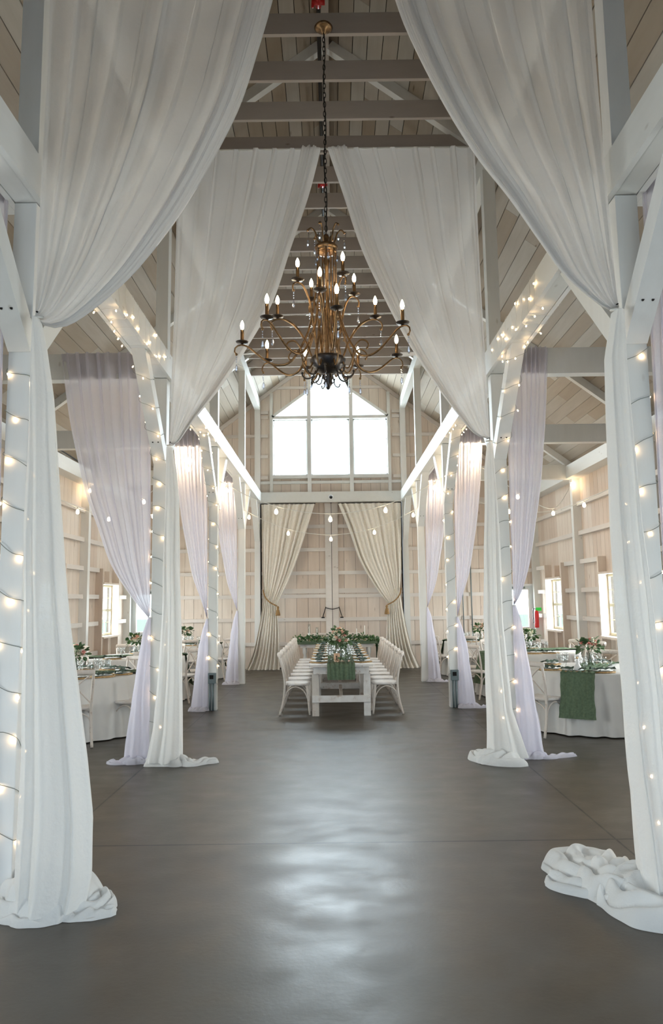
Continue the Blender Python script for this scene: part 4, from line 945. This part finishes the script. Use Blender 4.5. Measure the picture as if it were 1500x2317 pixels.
bouquet((TX + .0, 11.55, TZ + .015), .45, .15, 'tall peach and cream bouquet nearest on the long table', 1, [PEACH, CREAMF, CREAMF, PINK], nfl=24, nlf=90)
bouquet((TX - .05, 12.9, TZ + .015), .40, .15, 'peach and cream bouquet in the middle of the long table', 3, [PEACH, CREAMF], nfl=20, nlf=80)
bouquet((TX, 14.6, TZ + .015), .40, .15, 'cream bouquet at the far end of the long table', 5, [CREAMF, PEACH], nfl=16, nlf=50)
wbk = thing('table_number_block', 'small wooden block with a painted number at the near end of the long table', 'table number', (TX - .06, 11.2, TZ + .02))
MB().lathe([(0, 0), (.042, 0), (.045, .06), (.046, .125), (0, .125)], 14).build('block', BARK, wbk, True); MB().box(-.006, .006, -.049, -.047, .035, .095).box(-.016, .0, -.049, -.047, .075, .085).build('painted_number', IRON, wbk)
fp = MB()
for k in range(26): p = Vector((TX + rnd.uniform(-.1, .14), rnd.uniform(11.0, 11.25), TZ + .03)); fp.leaf(p, (rnd.uniform(-1, 1), rnd.uniform(-1, 1), .3), (0, 0, 1), .03, .026, rnd.random())
tag(fp.build('fallen_petals', PETAL), 'peach petals scattered on the near end of the green runner', 'petals', kind='stuff')
for k in range(8):
    for sd in (-1, 1): inst('votive_glass', TUM, (TX + sd * .115, 11.3 + k * .63, TZ + .02), 0, 'small clear votive glass, %s on the %s edge of the long runner' % (ORD[k], SIDE[sd]), 'votive', 'votives along the long runner')

# ================================================================ sweetheart table
st_ = thing('sweetheart_table', 'white head table with turned legs behind the long table', 'table', (.09, 17.35, 0))
MB().box(-.92, .92, -.33, .33, .72, .75).build('table_top', TABLEW, st_); MB().box(-.84, .84, -.27, .27, .62, .72).build('apron', TABLEW, st_)
lg = [(0, 0), (.03, 0), (.035, .05), (.022, .09), (.04, .16), (.045, .3), (.028, .42), (.022, .46), (.045, .5), (.045, .62), (0, .62)]
for sx_ in (-1, 1):
    for sy in (-1, 1): MB().lathe(lg, 14, (sx_ * .74, sy * .22, 0)).build('leg', PAINT, st_, True)
rn = MB()
def hfn(u, t):
    w_ = .93; x = lerp(-w_ - .0, w_, u); z = .757
    if t < .8: return (x + .09, lerp(17.70, 17.0, t / .8), z + .006 * wob(u * 9, t * 5, 3))
    return (x + .09, 16.995 - .01 * math.sin(u * 40), .757 - (t - .8) / .2 * .055)
rn.grid(hfn, 60, 20)
for sx_ in (-1, 1): rn.grid(lambda u, t: (.09 + sx_ * (.935 + .01 * math.sin(u * 22)), lerp(17.02, 17.68, u), .757 - t * .62), 24, 12)
tag(rn.build('table_runner', GREEN, None, True), 'sage green gauze cloth over the head table, hanging at both ends', 'table runner')
def garland(path, label, seed, n, r=.07, m=LEAFD):
    rnd = random.Random(seed); P = catmull(path, 60); mb = MB(); mb.tube(P, .006, 5)
    for k in range(n):
        p = P[rnd.randint(0, 60)] + Vector((rnd.gauss(0, r * .5), rnd.gauss(0, r * .45), rnd.gauss(0, r * .5)))
        mb.leaf(p, (rnd.uniform(-1, 1), rnd.uniform(-1, .4), rnd.uniform(-.5, 1)), (rnd.uniform(-.5, .5), -.6, .8), rnd.uniform(.045, .075), rnd.uniform(.03, .045), rnd.random())
    return tag(mb.build('leaf_garland', m), label, 'garland')
for sd in (-1, 1):
    garland([(.09 + sd * .18, 17.08, .82), (.09 + sd * .5, 17.06, .83), (.09 + sd * .86, 17.06, .81), (.09 + sd * .985, 17.1, .72), (.09 + sd * 1.0, 17.1, .5), (.09 + sd * .99, 17.1, .25)], 'green leaf garland along the %s half of the head table, trailing down its end' % SIDE[sd], 8 + sd, 430)
for k, (x, h, y) in enumerate(((-.54, .27, 17.2), (-.36, .22, 17.12), (.55, .22, 17.12), (.74, .27, 17.2))):
    c = thing('candlestick', 'slim ivory candle on the head table, %s from the left' % ('first', 'second', 'third', 'fourth')[k], 'candle', (x, y, .765), group='candles on the head table')
    MB().lathe([(0, 0), (.035, .002), (.008, .015), (.006, h * .35), (.014, h * .4), (.012, h * .45), (0, h * .45)], 14).build('holder', GOLD, c, True)
    MB().lathe([(.011, h * .43), (.009, h * 1.25), (.002, h * 1.27), (0, h * 1.3)], 10).build('taper', CANDLE, c, True)
    if k < 2: MB().lathe([(.034, h * .4), (.034, h * 1.45), (.033, h * 1.45), (.033, h * .4)], 16).build('glass_chimney', GLASS, c, True)
for k, x in enumerate((-.28, .47)): chair(x, 17.98, PI, 'whitewashed cross-back chair behind the head table, on the %s' % ('left', 'right')[k], 'chairs behind the head table')

# ================================================================ round tables
def round_table(cx, cy, r, sd, which, seed, angs, sets, flo, run_ang=None):
    g = '%s %s-aisle table' % (which, SIDE[sd])
    rnd = random.Random(seed)
    t = thing('round_table', 'round table hidden under a white cloth, %s in the %s aisle' % (which, SIDE[sd]), 'table', (cx, cy, 0), group='round tables in the aisles')
    MB().lathe([(0, .715), (r - .02, .715), (r - .02, .74), (0, .74)], 32).build('tabletop', BARK, t, True)
    for k in range(4): a = k * PI / 2 + .4; MB().tube([(math.cos(a) * .45, math.sin(a) * .45, 0), (math.cos(a) * .4, math.sin(a) * .4, .715)], .015, 6).build('leg', IRON, t, True)
    nf = 22; mb = MB(); ns = 176
    prof = [(0, .748), (r * .6, .748), (r - .03, .748), (r - .006, .744), (r + .004, .73), (r + .01, .68)] + [(r + .012 + .075 * q / 9, .68 - .665 * q / 9) for q in range(1, 10)]
    def wb_(rr, z, a):
        if z > .72: return rr
        k = (.72 - z) / .72; return rr + k ** .7 * .042 * (math.sin(nf * a + 3 * wob(math.cos(a) * 2, math.sin(a) * 2, seed)) + .4 * math.sin(nf * 1.7 * a + seed)) * (.6 + .6 * wob(math.cos(a) * 3, math.sin(a) * 3, seed + 1))
    mb.lathe(prof, ns, (cx, cy, 0), wob=wb_)
    tag(mb.build('tablecloth', CLOTH, None, True), 'white cloth hanging to the floor over the %s' % g, 'tablecloth', 'round white tablecloths')
    for k, a in enumerate(angs):
        a_ = math.radians(a); rr = r + .13
        chair(cx + rr * math.cos(a_), cy + rr * math.sin(a_), a_ + PI / 2, 'whitewashed cross-back chair at the %s of the %s' % (where_ang(a), g), 'chairs around the round tables')
    for k, a in enumerate(sets):
        a_ = math.radians(a); rr = r - .19
        setting(cx + rr * math.cos(a_), cy + rr * math.sin(a_), .75, a_ + PI / 2, ('%s of %s' % (where_ang(a), g), 'the round tables'), seed + k)
    bouquet((cx, cy + .05, .762), .38, .16, ('coral and cream' if flo[0] is PINK else 'cream and green') + ' flower arrangement in the middle of the ' + g, seed, flo, nfl=15, nlf=75)
    if run_ang is not None:
        a_ = math.radians(run_ang); d = Vector((math.cos(a_), math.sin(a_), 0)); c = Vector((cx, cy, 0)); pth = []
        for q in ((-.9, 'n'),): pass
        R0 = r + .10
        pth = [c - d * (R0 + .03) + Vector((0, 0, .22)), c - d * (R0 - .02) + Vector((0, 0, .5)), c - d * (r + .025) + Vector((0, 0, .72)), c - d * (r - .03) + Vector((0, 0, .75)), c + Vector((0, 0, .75)), c + d * (r - .03) + Vector((0, 0, .75)), c + d * (r + .025) + Vector((0, 0, .72)), c + d * (R0 - .02) + Vector((0, 0, .5)), c + d * (R0 + .05) + Vector((0, 0, .22))]
        runner(pth, .42, 'table_runner', 'sage green gauze runner across the %s' % g, seed, width_dir=(-d.y, d.x, 0), nt=140)
    for k in range(3):
        a_ = rnd.uniform(0, 6.28); inst('votive_glass', TUM, (cx + .24 * math.cos(2.1 * k + seed), cy + .24 * math.sin(2.1 * k + seed), .765), 0, 'clear votive glass by the flowers on the %s, %s from the front' % (g, ('first', 'second', 'third')[k]), 'votive', 'votives on the round tables')
def where_ang(a):
    a = a % 360
    N_ = ['right side', 'far right side', 'far right-centre', 'far side', 'far left-centre', 'far left side', 'left side', 'near left side', 'near left-centre', 'near side', 'near right-centre', 'near right side']
    return N_[int(((a + 15) % 360) // 30)]
round_table(-3.45, 10.0, .85, -1, 'nearest', 21, [-112, -70, -24, 20, 63, 110, 155, 198], [-70, -40, -10, 30, 63, 100, -100, 150], [PINK, CREAMF, PEACH], 12)
round_table(-3.5, 13.25, .86, -1, 'middle', 22, [-67, -22, 22, 67, 112, 157], [-67, -30, 5, 50, 100, -110], [CREAMF, PEACH], 20)
round_table(-3.35, 16.85, .82, -1, 'farthest', 23, [-75, -25, 22, 67, 112, 157, -120], [-67, -22, 22, 80, -110], [CREAMF, PEACH], 35)
round_table(3.45, 9.98, .86, 1, 'nearest', 25, [215, 172, 127, 62, 15], [232, 200, 262, 62, 127], [PINK, CREAMF, PINK], 240)
round_table(3.5, 13.3, .87, 1, 'middle', 24, [160, 205, 75, 112, 30, -10], [262, 230, 195, 285, 75], [CREAMF], 200)
round_table(3.35, 16.85, .82, 1, 'farthest', 26, [200, 155, 245, 75, 112, 30], [200, 240, 155, 110], [CREAMF, PEACH], 160)
tag(bevel(MB().box(3.78, 3.87, 9.7, 9.705, .765, .93).build('menu_card', CARD), .001), 'white folded card standing beside the coral flowers on the right', 'card')
rd = thing('favor_bottle', 'small white swan-like favour bottle with a gold stopper on the nearest right table', 'favour', (3.08, 9.42, .765))
MB().lathe([(0, 0), (.035, .003), (.05, .03), (.04, .06), (.022, .085), (.028, .11), (.018, .14), (0, .145)], 16).build('body', WHITEP, rd, True); MB().ball((0, 0, .158), .016, 10, 6).build('stopper', GOLD, rd, True)

# ================================================================ small fixtures
for sd in (-1, 1):
    b = thing('electric_box', 'grey electrical box with conduits at the foot of the third post on the %s' % SIDE[sd], 'electrical box', (sd * 1.90, 11.755, .0))
    bevel(MB().box(-.055, .065, -.045, .012, .42, .58).build('housing', GALV, b), .004)
    MB().box(-.03, .03, -.052, -.045, .49, .55).build('socket_cover', BLACKP, b)
    for q in (-.025, .022): MB().tube([(q, -.02, 0), (q, -.02, .42)], .017, 10).build('conduit', GALV, b, True)
fe = thing('fire_extinguisher', 'red fire extinguisher with a bright green tag beside the right rear door', 'fire extinguisher', (5.10, 18.55, .95))
MB().lathe([(0, 0), (.05, .005), (.055, .03), (.055, .34), (.045, .40), (.02, .45), (0, .45)], 18).build('cylinder', RED, fe, True)
MB().tube(catmull([(0, 0, .45), (-.08, -.02, .47), (-.10, -.03, .3), (-.08, -.03, .12)], 14), .01, 6).build('hose', BLACKP, fe, True)
MB().box(-.03, .05, -.015, .015, .45, .49).build('valve', BLACKP, fe); MB().box(-.02, .12, -.03, -.025, .42, .50).build('tag', NEON, fe)
for k, x in enumerate((3.33, 3.55)):
    tag(MB().tube([(x, YB - .08, 0.75), (x, YB - .08, 2.9)], .014, 8).build('wall_conduit', GALV, None, True), '%s of the two thin grey conduits on the far wall of the right aisle' % ('left', 'right')[k], 'conduit')
cb = MB().tube(catmull([(-5.0, 12.0, 4.50), (-5.0, 13.4, 4.52), (-5.02, 14.6, 4.50), (-5.0, 15.3, 4.52)], 30), .014, 6); tag(cb.build('cable', IRON, None, True), 'dark cable lying along the top of the left wall beam', 'cable')
